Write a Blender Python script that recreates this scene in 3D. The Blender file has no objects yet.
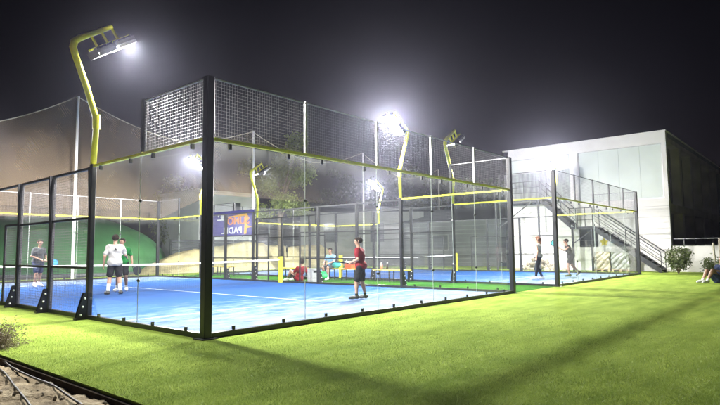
import bpy, math, random
import numpy as np
from mathutils import Vector, Matrix
random.seed(7); RNG = np.random.default_rng(7)
SC = bpy.context.scene
COL = SC.collection
PI = math.pi

# ------------------------------------------------------------------ camera
# world X runs along the end walls of the courts, world Y along their side walls
CAM_POS = Vector((-4.631, -6.935, 1.2524))
YAW, PITCH, ROLL = 0.8606, 0.0863, 0.0098
cam = bpy.data.cameras.new('camera'); cam_o = bpy.data.objects.new('camera', cam); COL.objects.link(cam_o)
cam.sensor_fit = 'HORIZONTAL'; cam.sensor_width = 36; cam.lens = 36*549.03/720
cam.clip_start = 0.05; cam.clip_end = 1000
fl = Vector((math.sin(YAW), math.cos(YAW), 0)); rt = Vector((math.cos(YAW), -math.sin(YAW), 0))
fw = fl*math.cos(PITCH) + Vector((0, 0, math.sin(PITCH)))
up = -fl*math.sin(PITCH) + Vector((0, 0, math.cos(PITCH)))
r_ = rt*math.cos(ROLL) - up*math.sin(ROLL); u_ = rt*math.sin(ROLL) + up*math.cos(ROLL)
M = Matrix.Identity(4)
for i in range(3):
    M[i][0] = r_[i]; M[i][1] = u_[i]; M[i][2] = -fw[i]; M[i][3] = CAM_POS[i]
cam_o.matrix_world = M
SC.camera = cam_o

# ------------------------------------------------------------------ sky and exposure (night)
W = bpy.data.worlds.new('World'); SC.world = W; W.use_nodes = True
wn = W.node_tree.nodes; wl = W.node_tree.links
sky = wn.new('ShaderNodeTexSky'); sky.sky_type = 'NISHITA'; sky.sun_disc = False
sky.sun_elevation = math.radians(-4.0); sky.sun_rotation = math.radians(60)
sky.air_density = 1.0; sky.dust_density = 2.0
tint = wn.new('ShaderNodeMixRGB'); tint.blend_type = 'MULTIPLY'; tint.inputs[0].default_value = 1; tint.inputs[2].default_value = (1.0, 0.72, 0.95, 1)
wl.new(sky.outputs[0], tint.inputs[1]); wl.new(tint.outputs[0], wn['Background'].inputs[0]); wn['Background'].inputs[1].default_value = 0.012
SC.view_settings.view_transform = 'Standard'; SC.view_settings.look = 'None'
SC.view_settings.exposure = 1.55; SC.view_settings.gamma = 1.0
SC.view_settings.use_curve_mapping = False
SC.render.engine = 'CYCLES'
SC.cycles.transparent_max_bounces = 64
SC.cycles.max_bounces = 4; SC.cycles.volume_bounces = 0
SC.cycles.sample_clamp_indirect = 4.0

LAMP_W = 2000.0          # one floodlight head
LAMP_COL = (1.0, 0.985, 0.95)
HAZE = 0.0011

# ------------------------------------------------------------------ materials
def new_mat(name):
    m = bpy.data.materials.new(name); m.use_nodes = True
    return m, m.node_tree.nodes, m.node_tree.links, m.node_tree.nodes['Principled BSDF']
def ramp(n, stops):
    r = n.new('ShaderNodeValToRGB')
    while len(r.color_ramp.elements) < len(stops): r.color_ramp.elements.new(0.5)
    for e, (p, c) in zip(r.color_ramp.elements, stops):
        e.position = p; e.color = (*c, 1) if len(c) == 3 else c
    return r
def mat(name, c, rough=0.6, var=0.15, scale=6.0, bump=0.0, bscale=60.0, metal=0.0, coord='Object', spec=0.5, stretch=None):
    m, n, l, b = new_mat(name)
    tc = n.new('ShaderNodeTexCoord'); src = tc.outputs[coord]
    if stretch:
        mp = n.new('ShaderNodeMapping'); mp.inputs['Scale'].default_value = stretch
        l.new(src, mp.inputs[0]); src = mp.outputs[0]
    nz = n.new('ShaderNodeTexNoise'); nz.inputs['Scale'].default_value = scale; nz.inputs['Detail'].default_value = 6
    l.new(src, nz.inputs['Vector'])
    lo = tuple(x*(1-var) for x in c); hi = tuple(min(1, x*(1+var)) for x in c)
    r = ramp(n, [(0.3, lo), (0.7, hi)])
    l.new(nz.outputs['Fac'], r.inputs[0]); l.new(r.outputs[0], b.inputs['Base Color'])
    b.inputs['Roughness'].default_value = rough; b.inputs['Metallic'].default_value = metal
    b.inputs['Specular IOR Level'].default_value = spec
    if bump:
        n2 = n.new('ShaderNodeTexNoise'); n2.inputs['Scale'].default_value = bscale; n2.inputs['Detail'].default_value = 4
        l.new(src, n2.inputs['Vector'])
        bp = n.new('ShaderNodeBump'); bp.inputs['Strength'].default_value = bump; bp.inputs['Distance'].default_value = 0.03
        l.new(n2.outputs['Fac'], bp.inputs['Height']); l.new(bp.outputs[0], b.inputs['Normal'])
    return m
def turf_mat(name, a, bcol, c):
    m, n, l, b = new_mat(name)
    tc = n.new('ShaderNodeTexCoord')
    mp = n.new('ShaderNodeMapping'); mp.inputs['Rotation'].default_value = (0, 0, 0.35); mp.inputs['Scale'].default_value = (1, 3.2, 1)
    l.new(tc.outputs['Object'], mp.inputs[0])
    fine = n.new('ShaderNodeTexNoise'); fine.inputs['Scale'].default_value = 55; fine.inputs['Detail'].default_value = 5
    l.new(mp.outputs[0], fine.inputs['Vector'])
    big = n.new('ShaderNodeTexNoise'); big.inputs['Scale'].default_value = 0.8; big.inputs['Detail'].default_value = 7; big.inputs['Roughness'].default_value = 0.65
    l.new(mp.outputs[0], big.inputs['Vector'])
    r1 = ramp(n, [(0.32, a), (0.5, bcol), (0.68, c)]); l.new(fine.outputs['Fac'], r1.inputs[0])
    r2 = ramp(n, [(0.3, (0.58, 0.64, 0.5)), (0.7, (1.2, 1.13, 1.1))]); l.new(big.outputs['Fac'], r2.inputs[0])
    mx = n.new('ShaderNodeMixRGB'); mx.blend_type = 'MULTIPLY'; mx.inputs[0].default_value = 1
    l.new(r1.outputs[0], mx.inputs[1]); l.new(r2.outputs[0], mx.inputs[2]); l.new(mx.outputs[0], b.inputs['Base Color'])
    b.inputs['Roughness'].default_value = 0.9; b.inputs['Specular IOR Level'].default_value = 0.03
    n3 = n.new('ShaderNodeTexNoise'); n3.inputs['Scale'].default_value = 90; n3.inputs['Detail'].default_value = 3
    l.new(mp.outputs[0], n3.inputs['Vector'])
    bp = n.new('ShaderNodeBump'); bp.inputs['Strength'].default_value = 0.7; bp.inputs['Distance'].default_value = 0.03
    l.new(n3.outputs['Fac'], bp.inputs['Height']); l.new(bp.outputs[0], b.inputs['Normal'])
    return m
def court_mat():
    m, n, l, b = new_mat('blue_court_turf')
    tc = n.new('ShaderNodeTexCoord')
    fine = n.new('ShaderNodeTexNoise'); fine.inputs['Scale'].default_value = 40; fine.inputs['Detail'].default_value = 5
    l.new(tc.outputs['Object'], fine.inputs['Vector'])
    r1 = ramp(n, [(0.3, (0.008, 0.037, 0.135)), (0.7, (0.012, 0.052, 0.175))]); l.new(fine.outputs['Fac'], r1.inputs[0])
    # sand swept towards the ends: object y runs 0..19.34
    sep = n.new('ShaderNodeSeparateXYZ'); l.new(tc.outputs['Object'], sep.inputs[0])
    mr = n.new('ShaderNodeMath'); mr.operation = 'SUBTRACT'; l.new(sep.outputs['Y'], mr.inputs[0]); mr.inputs[1].default_value = 9.67
    ab = n.new('ShaderNodeMath'); ab.operation = 'ABSOLUTE'; l.new(mr.outputs[0], ab.inputs[0])
    rr = n.new('ShaderNodeMapRange'); rr.inputs[1].default_value = 3.0; rr.inputs[2].default_value = 9.67; rr.inputs[3].default_value = -0.19; rr.inputs[4].default_value = 0.235
    l.new(ab.outputs[0], rr.inputs[0])
    mp = n.new('ShaderNodeMapping'); mp.inputs['Scale'].default_value = (0.55, 1.5, 1); mp.inputs['Rotation'].default_value = (0, 0, 0.3)
    l.new(tc.outputs['Object'], mp.inputs[0])
    nz = n.new('ShaderNodeTexNoise'); nz.inputs['Scale'].default_value = 2.2; nz.inputs['Detail'].default_value = 11; nz.inputs['Roughness'].default_value = 0.72
    l.new(mp.outputs[0], nz.inputs['Vector'])
    ad = n.new('ShaderNodeMath'); ad.operation = 'ADD'; l.new(nz.outputs['Fac'], ad.inputs[0]); l.new(rr.outputs[0], ad.inputs[1])
    rs = ramp(n, [(0.44, (0, 0, 0)), (0.86, (1, 1, 1))]); l.new(ad.outputs[0], rs.inputs[0])
    mx = n.new('ShaderNodeMixRGB'); l.new(rs.outputs[0], mx.inputs[0]); l.new(r1.outputs[0], mx.inputs[1]); mx.inputs[2].default_value = (0.19, 0.225, 0.27, 1)
    l.new(mx.outputs[0], b.inputs['Base Color']); b.inputs['Roughness'].default_value = 0.9; b.inputs['Specular IOR Level'].default_value = 0.04
    bp = n.new('ShaderNodeBump'); bp.inputs['Strength'].default_value = 0.3; bp.inputs['Distance'].default_value = 0.01
    l.new(fine.outputs['Fac'], bp.inputs['Height']); l.new(bp.outputs[0], b.inputs['Normal'])
    return m
def glass_mat(name, dust=0.05, tint=(0.975, 0.992, 0.987), top=2.9):
    m, n, l, b = new_mat(name); n.remove(b)
    out = n['Material Output']
    tr = n.new('ShaderNodeBsdfTransparent'); tr.inputs[0].default_value = (*tint, 1)
    gl = n.new('ShaderNodeBsdfGlossy'); gl.inputs['Roughness'].default_value = 0.03
    fc = n.new('ShaderNodeLayerWeight'); fc.inputs['Blend'].default_value = 0.5
    pw = n.new('ShaderNodeMath'); pw.operation = 'POWER'; l.new(fc.outputs['Facing'], pw.inputs[0]); pw.inputs[1].default_value = 4.5
    lw = n.new('ShaderNodeMapRange'); lw.inputs[3].default_value = 0.022; lw.inputs[4].default_value = 0.75; l.new(pw.outputs[0], lw.inputs[0])
    m1 = n.new('ShaderNodeMixShader'); l.new(lw.outputs[0], m1.inputs[0]); l.new(tr.outputs[0], m1.inputs[1]); l.new(gl.outputs[0], m1.inputs[2])
    df = n.new('ShaderNodeBsdfDiffuse'); df.inputs[0].default_value = (0.75, 0.76, 0.74, 1)
    tl = n.new('ShaderNodeBsdfTranslucent'); tl.inputs[0].default_value = (0.75, 0.76, 0.74, 1)
    m2 = n.new('ShaderNodeMixShader'); m2.inputs[0].default_value = 0.5; l.new(df.outputs[0], m2.inputs[1]); l.new(tl.outputs[0], m2.inputs[2])
    tc = n.new('ShaderNodeTexCoord'); mp = n.new('ShaderNodeMapping'); mp.inputs['Scale'].default_value = (14, 14, 0.9)
    l.new(tc.outputs['Object'], mp.inputs[0])
    nz = n.new('ShaderNodeTexNoise'); nz.inputs['Scale'].default_value = 1.0; nz.inputs['Detail'].default_value = 5; l.new(mp.outputs[0], nz.inputs['Vector'])
    n2 = n.new('ShaderNodeTexNoise'); n2.inputs['Scale'].default_value = 3; n2.inputs['Detail'].default_value = 8; l.new(tc.outputs['Object'], n2.inputs['Vector'])
    # rain streaks hang from the rail: more dust up there
    sep = n.new('ShaderNodeSeparateXYZ'); l.new(tc.outputs['Object'], sep.inputs[0])
    hr = n.new('ShaderNodeMapRange'); hr.inputs[1].default_value = top-0.30; hr.inputs[2].default_value = top; hr.inputs[3].default_value = 0.55; hr.inputs[4].default_value = 8.0
    l.new(sep.outputs['Z'], hr.inputs[0])
    mu = n.new('ShaderNodeMath'); mu.operation = 'MULTIPLY'; st_ = n.new('ShaderNodeMapRange'); st_.inputs[1].default_value = 0.22; st_.inputs[2].default_value = 0.85; l.new(nz.outputs['Fac'], st_.inputs[0]); l.new(st_.outputs[0], mu.inputs[0]); l.new(hr.outputs[0], mu.inputs[1])
    m3 = n.new('ShaderNodeMath'); m3.operation = 'MULTIPLY'; l.new(mu.outputs[0], m3.inputs[0]); l.new(n2.outputs['Fac'], m3.inputs[1])
    m4 = n.new('ShaderNodeMath'); m4.operation = 'MULTIPLY'; l.new(m3.outputs[0], m4.inputs[0]); m4.inputs[1].default_value = dust*4
    mx = n.new('ShaderNodeMixShader'); l.new(m4.outputs[0], mx.inputs[0]); l.new(m1.outputs[0], mx.inputs[1]); l.new(m2.outputs[0], mx.inputs[2])
    l.new(mx.outputs[0], out.inputs[0])
    return m
def netting_mat(name, c, cover=0.5):
    m, n, l, b = new_mat(name); n.remove(b); out = n['Material Output']
    tr = n.new('ShaderNodeBsdfTransparent')
    df = n.new('ShaderNodeBsdfDiffuse'); df.inputs[0].default_value = (*c, 1)
    tl = n.new('ShaderNodeBsdfTranslucent'); tl.inputs[0].default_value = (*c, 1)
    m2 = n.new('ShaderNodeMixShader'); m2.inputs[0].default_value = 0.4; l.new(df.outputs[0], m2.inputs[1]); l.new(tl.outputs[0], m2.inputs[2])
    tc = n.new('ShaderNodeTexCoord')
    w1 = n.new('ShaderNodeTexWave'); w1.inputs['Scale'].default_value = 5.5; w1.bands_direction = 'DIAGONAL'; w1.inputs['Distortion'].default_value = 1.2
    mp = n.new('ShaderNodeMapping'); mp.inputs['Scale'].default_value = (1.0, 1.0, 0.8); l.new(tc.outputs['Object'], mp.inputs[0]); l.new(mp.outputs[0], w1.inputs['Vector'])
    nz = n.new('ShaderNodeTexNoise'); nz.inputs['Scale'].default_value = 0.7; nz.inputs['Detail'].default_value = 6; l.new(tc.outputs['Object'], nz.inputs['Vector'])
    a = n.new('ShaderNodeMapRange'); a.inputs[3].default_value = cover*0.90; a.inputs[4].default_value = cover*1.07; l.new(w1.outputs['Fac'], a.inputs[0])
    q = n.new('ShaderNodeMapRange'); q.inputs[1].default_value = 0.3; q.inputs[2].default_value = 0.7; q.inputs[3].default_value = 0.85; q.inputs[4].default_value = 1.12; l.new(nz.outputs['Fac'], q.inputs[0])
    mm = n.new('ShaderNodeMath'); mm.operation = 'MULTIPLY'; l.new(a.outputs[0], mm.inputs[0]); l.new(q.outputs[0], mm.inputs[1])
    mx = n.new('ShaderNodeMixShader'); l.new(mm.outputs[0], mx.inputs[0]); l.new(tr.outputs[0], mx.inputs[1]); l.new(m2.outputs[0], mx.inputs[2])
    l.new(mx.outputs[0], out.inputs[0])
    return m
def leaf_mat(name, a, c):
    m, n, l, b = new_mat(name); out = n['Material Output']
    oi = n.new('ShaderNodeNewGeometry'); tc = n.new('ShaderNodeTexCoord')
    nz = n.new('ShaderNodeTexNoise'); nz.inputs['Scale'].default_value = 2.2; nz.inputs['Detail'].default_value = 4; l.new(tc.outputs['Object'], nz.inputs['Vector'])
    r = ramp(n, [(0.3, a), (0.7, c)]); l.new(nz.outputs['Fac'], r.inputs[0]); l.new(r.outputs[0], b.inputs['Base Color'])
    b.inputs['Roughness'].default_value = 0.55
    tl = n.new('ShaderNodeBsdfTranslucent'); l.new(r.outputs[0], tl.inputs[0])
    mx = n.new('ShaderNodeMixShader'); mx.inputs[0].default_value = 0.3; l.new(b.outputs[0], mx.inputs[1]); l.new(tl.outputs[0], mx.inputs[2]); l.new(mx.outputs[0], out.inputs[0])
    return m
def emit_mat(name, c, s):
    m, n, l, b = new_mat(name)
    b.inputs['Base Color'].default_value = (0.8, 0.8, 0.8, 1)
    b.inputs['Emission Color'].default_value = (*c, 1); b.inputs['Emission Strength'].default_value = s
    return m

MT = dict(
    black=mat('black_powder_coat', (0.012, 0.012, 0.014), 0.38, 0.25, 9),
    grey_metal=mat('galvanised_steel', (0.42, 0.42, 0.43), 0.4, 0.15, 12, metal=0.35),
    wire=mat('welded_wire', (0.15, 0.145, 0.16), 0.45, 0.15, 3, metal=0.3),
    unlit_wire=mat('unlit_welded_wire', (0.16, 0.16, 0.18), 0.5, 0.15, 3, metal=0.2),
    yellow=mat('yellow_powder_coat', (0.85, 0.81, 0.04), 0.38, 0.08, 7, bump=0.03),
    glass=glass_mat('court_glass', 0.006),
    bolt=mat('zinc_bolt', (0.75, 0.75, 0.76), 0.35, 0.05),
    white_line=mat('white_court_line', (0.26, 0.29, 0.33), 0.8, 0.12, 14),
    white_band=mat('white_net_tape', (0.80, 0.80, 0.80), 0.7, 0.06, 9),
    net=mat('black_net_cord', (0.02, 0.02, 0.025), 0.8),
    court=court_mat(),
    turf=turf_mat('lawn_turf', (0.19, 0.27, 0.04), (0.285, 0.39, 0.07), (0.375, 0.48, 0.11)),
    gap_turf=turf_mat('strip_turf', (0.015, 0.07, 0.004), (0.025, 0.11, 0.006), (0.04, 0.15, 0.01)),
    soil=None,
    sand=mat('sandy_earth', (0.60, 0.50, 0.28), 0.95, 0.25, 1.2, 0.5, 9),
    ground=mat('bare_ground', (0.16, 0.14, 0.10), 0.95, 0.3, 0.5, 0.4, 6),
    render_white=mat('white_render', (0.80, 0.765, 0.755), 0.8, 0.05, 1.4, 0.08, 40),
    render_grey=mat('grey_render', (0.24, 0.24, 0.23), 0.85, 0.18, 0.8, 0.2, 20),
    panel=mat('pale_green_panel', (0.60, 0.65, 0.62), 0.5, 0.06, 0.7),
    dark_panel=mat('dark_brown_panel', (0.24, 0.19, 0.18), 0.5, 0.2, 2),
    dark_glass=mat('dark_window', (0.06, 0.065, 0.07), 0.12, 0.2, 2),
    siding=mat('grey_siding', (0.12, 0.125, 0.125), 0.7, 0.2, 0.9),
    roof=mat('dark_roof', (0.05, 0.05, 0.055), 0.7, 0.2, 2),
    netting=netting_mat('brown_netting', (0.36, 0.27, 0.185), 0.5),
    netting_thin=netting_mat('thin_netting', (0.30, 0.24, 0.18), 0.2),
    dome=mat('green_membrane', (0.09, 0.28, 0.10), 0.5, 0.35, 0.35, 0.1, 3),
    bark=mat('bark', (0.12, 0.09, 0.06), 0.9, 0.3, 8, 0.5, 30),
    leaf_light=leaf_mat('leaf_light', (0.12, 0.165, 0.035), (0.26, 0.30, 0.09)),
    leaf_dark=leaf_mat('leaf_dark', (0.018, 0.04, 0.012), (0.05, 0.085, 0.03)),
    leaf_bush=leaf_mat('leaf_bush', (0.06, 0.085, 0.025), (0.15, 0.18, 0.06)),
    twig=leaf_mat('dry_twig', (0.13, 0.10, 0.06), (0.30, 0.25, 0.16)),
    hose=mat('black_hose', (0.012, 0.011, 0.01), 0.45, 0.2),
    stone=mat('stone', (0.34, 0.29, 0.22), 0.9, 0.3, 6, 0.4, 20),
    wood=mat('pale_wood', (0.42, 0.30, 0.17), 0.7, 0.2, 6, stretch=(1, 1, 8)),
    stake=mat('weathered_stake', (0.55, 0.50, 0.42), 0.8, 0.15, 6),
    banner=mat('purple_banner', (0.032, 0.026, 0.20), 0.55, 0.2, 1.3),
    orange=mat('orange_print', (0.50, 0.13, 0.008), 0.6, 0.05),
    gold=mat('gold_print', (0.55, 0.28, 0.02), 0.6, 0.05),
    white_print=mat('white_print', (0.5, 0.51, 0.55), 0.6, 0.05),
    skin=mat('skin', (0.34, 0.19, 0.13), 0.5, 0.08, 12),
    skin_tan=mat('tanned_skin', (0.28, 0.15, 0.10), 0.5, 0.08, 12),
    hair_dark=mat('dark_hair', (0.022, 0.015, 0.011), 0.9, 0.6, 45, 0.9, 70, spec=0.08),
    hair_red=mat('auburn_hair', (0.085, 0.035, 0.02), 0.9, 0.5, 45, 0.9, 70, spec=0.08),
    eye=mat('eye', (0.02, 0.02, 0.02), 0.2), lip=mat('lip', (0.35, 0.13, 0.10), 0.5),
    red_cloth=mat('red_shirt_cloth', (0.16, 0.008, 0.015), 0.8, 0.2, 9, 0.6, 16, spec=0.12),
    white_cloth=mat('white_shirt_cloth', (0.34, 0.32, 0.31), 0.8, 0.08, 9, 0.6, 16, spec=0.12),
    green_cloth=mat('green_shirt_cloth', (0.008, 0.11, 0.025), 0.8, 0.2, 9, 0.6, 16, spec=0.12),
    grey_cloth=mat('charcoal_cloth', (0.05, 0.055, 0.06), 0.8, 0.2, 9, 0.6, 16, spec=0.12),
    black_cloth=mat('black_cloth', (0.014, 0.014, 0.017), 0.8, 0.2, 9, 0.6, 16, spec=0.12),
    navy_cloth=mat('navy_cloth', (0.025, 0.035, 0.08), 0.8, 0.2, 9, 0.6, 16, spec=0.12),
    blue_cloth=mat('light_blue_cloth', (0.25, 0.45, 0.65), 0.8, 0.1, 9, 0.6, 16, spec=0.12),
    yellow_cloth=mat('pale_yellow_cloth', (0.62, 0.55, 0.22), 0.8, 0.1, 9, 0.6, 16, spec=0.12),
    sock=mat('white_sock', (0.75, 0.75, 0.75), 0.9, 0.05, 20),
    shoe_dark=mat('dark_shoe', (0.02, 0.02, 0.022), 0.5), shoe_white=mat('white_shoe', (0.72, 0.71, 0.70), 0.5),
    racket_black=mat('black_racket', (0.02, 0.02, 0.022), 0.35), racket_blue=mat('blue_racket', (0.03, 0.22, 0.60), 0.35),
    racket_cyan=mat('cyan_racket', (0.12, 0.55, 0.62), 0.35), racket_grey=mat('grey_racket', (0.40, 0.42, 0.45), 0.35),
    red_plastic=mat('orange_red_plastic', (0.75, 0.10, 0.03), 0.4, 0.1), green_bag=mat('green_bag', (0.01, 0.42, 0.10), 0.5, 0.15),
    teal_bag=mat('teal_bag', (0.03, 0.36, 0.34), 0.6, 0.15), bin_grey=mat('grey_bin', (0.42, 0.42, 0.44), 0.5, 0.1),
    wrap=mat('shrink_wrap', (0.32, 0.27, 0.20), 0.35, 0.35, 4, 0.5, 9), wrap_grey=mat('grey_wrap', (0.30, 0.29, 0.28), 0.35, 0.35, 4, 0.5, 9),
    cork=mat('yellow_plate', (0.75, 0.60, 0.05), 0.5),
    lens=emit_mat('lit_led_lens', (1.0, 0.98, 0.95), 60.0),
    seal=mat('clear_joint_seal', (0.40, 0.43, 0.40), 0.4, 0.1, 5),
    frost=mat('frosted_reflector', (0.6, 0.6, 0.6), 0.3, 0.1),
    pink=mat('pink_bottle', (0.65, 0.22, 0.18), 0.4),
)

# ------------------------------------------------------------------ mesh helpers
class MB:
    def __init__(s): s.v = []; s.f = []; s.mi = []; s.n = 0
    def add(s, V, F, mi=0):
        V = np.asarray(V, float); s.v.append(V)
        s.f += [tuple(int(i)+s.n for i in f) for f in F]; s.mi += [mi]*len(F); s.n += len(V); return s
    def box(s, x0, x1, y0, y1, z0, z1, mi=0, ch=0.0):
        V = [(x, y, z) for z in (z0, z1) for y in (y0, y1) for x in (x0, x1)]
        F = [(0, 2, 3, 1), (4, 5, 7, 6), (0, 1, 5, 4), (2, 6, 7, 3), (0, 4, 6, 2), (1, 3, 7, 5)]
        return s.add(V, F, mi)
    def post(s, cx, cy, wx, wy, z0, z1, mi=0, ch=0.012):
        """vertical bar with chamfered edges"""
        a, b = wx/2, wy/2
        P = [(-a+ch, -b), (a-ch, -b), (a, -b+ch), (a, b-ch), (a-ch, b), (-a+ch, b), (-a, b-ch), (-a, -b+ch)]
        return s.prism([(cx+x, cy+y) for x, y in P], z0, z1, mi)
    def prism(s, P, z0, z1, mi=0):
        n = len(P); V = [(x, y, z0) for x, y in P]+[(x, y, z1) for x, y in P]
        F = [(i, (i+1) % n, n+(i+1) % n, n+i) for i in range(n)]+[tuple(range(n-1, -1, -1)), tuple(range(n, 2*n))]
        return s.add(V, F, mi)
    def extr(s, P, d, mi=0):
        """closed 3-D polygon P pushed along d"""
        P = np.asarray(P, float); n = len(P); V = np.vstack([P, P+np.asarray(d)])
        F = [(i, (i+1) % n, n+(i+1) % n, n+i) for i in range(n)]+[tuple(range(n-1, -1, -1)), tuple(range(n, 2*n))]
        return s.add(V, F, mi)
    def tube(s, pts, r, seg=8, mi=0, cap=True):
        pts = [np.asarray(p, float) for p in pts]; n = len(pts)
        rs = r if hasattr(r, '__len__') else [r]*n
        V = []; ref = None
        for i, p in enumerate(pts):
            t = pts[min(i+1, n-1)]-pts[max(i-1, 0)]; t = t/(np.linalg.norm(t)+1e-9)
            if ref is None:
                ref = np.array([0, 0, 1.]) if abs(t[2]) < 0.9 else np.array([1., 0, 0])
            a = np.cross(t, ref); a /= np.linalg.norm(a)+1e-9; b = np.cross(a, t); ref = b
            b = b/(np.linalg.norm(b)+1e-9)
            for k in range(seg):
                w = 2*PI*(k+0.5)/seg; V.append(p+rs[i]*(math.cos(w)*a+math.sin(w)*b))
        F = [(i*seg+k, i*seg+(k+1) % seg, (i+1)*seg+(k+1) % seg, (i+1)*seg+k) for i in range(n-1) for k in range(seg)]
        if cap: F += [tuple(range(seg-1, -1, -1)), tuple(range((n-1)*seg, n*seg))]
        return s.add(V, F, mi)
    def bar(s, a, b, w, h, mi=0):
        """rectangular bar from a to b, w wide (horizontal), h high"""
        a = np.asarray(a, float); b = np.asarray(b, float); t = (b-a)/np.linalg.norm(b-a)
        ref = np.array([0, 0, 1.]) if abs(t[2]) < 0.95 else np.array([1., 0, 0])
        x = np.cross(t, ref); x /= np.linalg.norm(x); y = np.cross(x, t)
        V = [p+sx*x*w/2+sy*y*h/2 for p in (a, b) for sx, sy in ((-1, -1), (1, -1), (1, 1), (-1, 1))]
        F = [(0, 1, 5, 4), (1, 2, 6, 5), (2, 3, 7, 6), (3, 0, 4, 7), (3, 2, 1, 0), (4, 5, 6, 7)]
        return s.add(V, F, mi)
    def wires(s, o, e1, e2, L1, L2, sp, r, mi=0):
        """welded grid: rods along e2 every sp over L1 and the other way"""
        o, e1, e2 = (np.asarray(q, float) for q in (o, e1, e2)); nn = np.cross(e1, e2)
        def rods(ea, eb, La, Lb, off):
            k = max(1, int(round(La/sp)))
            for i in range(k+1):
                p = o+ea*(La*i/k)+nn*off
                V = [p+ea*x*r+nn*y*r+eb*q*Lb for q in (0, 1) for x, y in ((-1, 0), (0, -1), (1, 0), (0, 1))]
                s.add(V, [(0, 1, 5, 4), (1, 2, 6, 5), (2, 3, 7, 6), (3, 0, 4, 7)], mi)
        rods(e1, e2, L1, L2, r*0.9); rods(e2, e1, L2, L1, -r*0.9)
        return s
    def ell(s, c, rx, ry, rz, seg=16, rings=10, mi=0, R=None):
        V = []; 
        for i in range(rings+1):
            th = PI*i/rings
            for k in range(seg):
                ph = 2*PI*k/seg; V.append((rx*math.sin(th)*math.cos(ph), ry*math.sin(th)*math.sin(ph), rz*math.cos(th)))
        V = np.array(V)
        if R is not None: V = V@np.asarray(R).T
        V = V+np.asarray(c)
        F = [(i*seg+k, (i+1)*seg+k, (i+1)*seg+(k+1) % seg, i*seg+(k+1) % seg) for i in range(rings) for k in range(seg)]
        return s.add(V, F, mi)
    def build(s, name, mats, parent=None, loc=(0, 0, 0), smooth=False):
        V = np.vstack(s.v) if s.v else np.zeros((0, 3))
        V = V-np.asarray(loc, float) if parent is None else V
        me = bpy.data.meshes.new(name); me.from_pydata(V.tolist(), [], s.f)
        if not isinstance(mats, (list, tuple)): mats = [mats]
        for m in mats: me.materials.append(m)
        if len(mats) > 1: me.polygons.foreach_set('material_index', s.mi)
        if smooth: me.polygons.foreach_set('use_smooth', [True]*len(me.polygons))
        me.update()
        o = bpy.data.objects.new(name, me); COL.objects.link(o)
        if parent is not None: o.parent = parent
        else: o.location = loc
        return o
def tag(o, label=None, cat=None, group=None, kind=None):
    for k, v in (('label', label), ('category', cat), ('group', group), ('kind', kind)):
        if v: o[k] = v
    return o
def thing(name, label, cat, loc=(0, 0, 0), rz=0.0, group=None):
    o = bpy.data.objects.new(name, None); COL.objects.link(o); o.empty_display_size = 0.2
    o.location = loc; o.rotation_euler = (0, 0, rz)
    return tag(o, label, cat, group)
KIDS = {}
def copy_tree(o, parent=None):
    c = o.copy(); COL.objects.link(c); c.parent = parent
    for ch in list(o.children): copy_tree(ch, c)
    return c
def text_mesh(s, size, flip=False):
    cu = bpy.data.curves.new('lettering', 'FONT'); cu.body = s; cu.size = size; cu.extrude = 0.004; cu.align_x = 'CENTER'; cu.align_y = 'CENTER'; cu.offset = size*0.018
    t = bpy.data.objects.new('lettering', cu); COL.objects.link(t)
    bpy.context.view_layer.update()
    me = bpy.data.meshes.new_from_object(t.evaluated_get(bpy.context.evaluated_depsgraph_get()))
    bpy.data.objects.remove(t); bpy.data.curves.remove(cu)
    V = np.array([v.co[:] for v in me.vertices]); F = [tuple(p.vertices) for p in me.polygons]
    bpy.data.meshes.remove(me)
    if flip: V[:, 0] *= -1; F = [f[::-1] for f in F]
    return V, F

# ------------------------------------------------------------------ setting: ground, turf, courts
def struct(o, ): o['kind'] = 'structure'; return o
struct(MB().box(-60, 100, -60, 100, -0.6, -0.14).build('ground', MT['ground']))
CW, CL, SP = 10.0, 19.34, 1.934
RAIL, TOP = 2.9, 3.85
COURT2 = 13.3
TURF_EDGE = -2.28
struct(MB().box(TURF_EDGE, 80, -40, 22.0, -0.135, 0.0).build('lawn', MT['turf']))
struct(MB().box(TURF_EDGE-0.035, TURF_EDGE, -40, 22.0, -0.135, -0.03).build('lawn_edging', mat('shaded_edge_board', (0.03, 0.022, 0.014), 0.95, 0.5, 9, spec=0.05)))  # near-black colour includes the shadow between turf edge and soil
for k, x in enumerate((0, COURT2)):
    struct(MB().box(0.03, CW-0.03, 0.03, CL-0.03, -0.05, 0.008).build('court_surface', MT['court'])).location = (x, 0, 0)
    m = MB(); sv = CL/2-6.72
    m.box(0.1, CW-0.1, sv-0.025, sv+0.025, 0.0085, 0.012); m.box(0.1, CW-0.1, CL-sv-0.025, CL-sv+0.025, 0.0085, 0.012)
    m.box(CW/2-0.025, CW/2+0.025, sv+0.025, CL-sv-0.025, 0.0085, 0.012)
    struct(m.build('court_line', MT['white_line'])).location = (x, 0, 0)
struct(MB().box(CW+0.06, COURT2-0.06, 0.06, CL-0.06, -0.05, 0.006).build('turf_strip', MT['gap_turf']))

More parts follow.
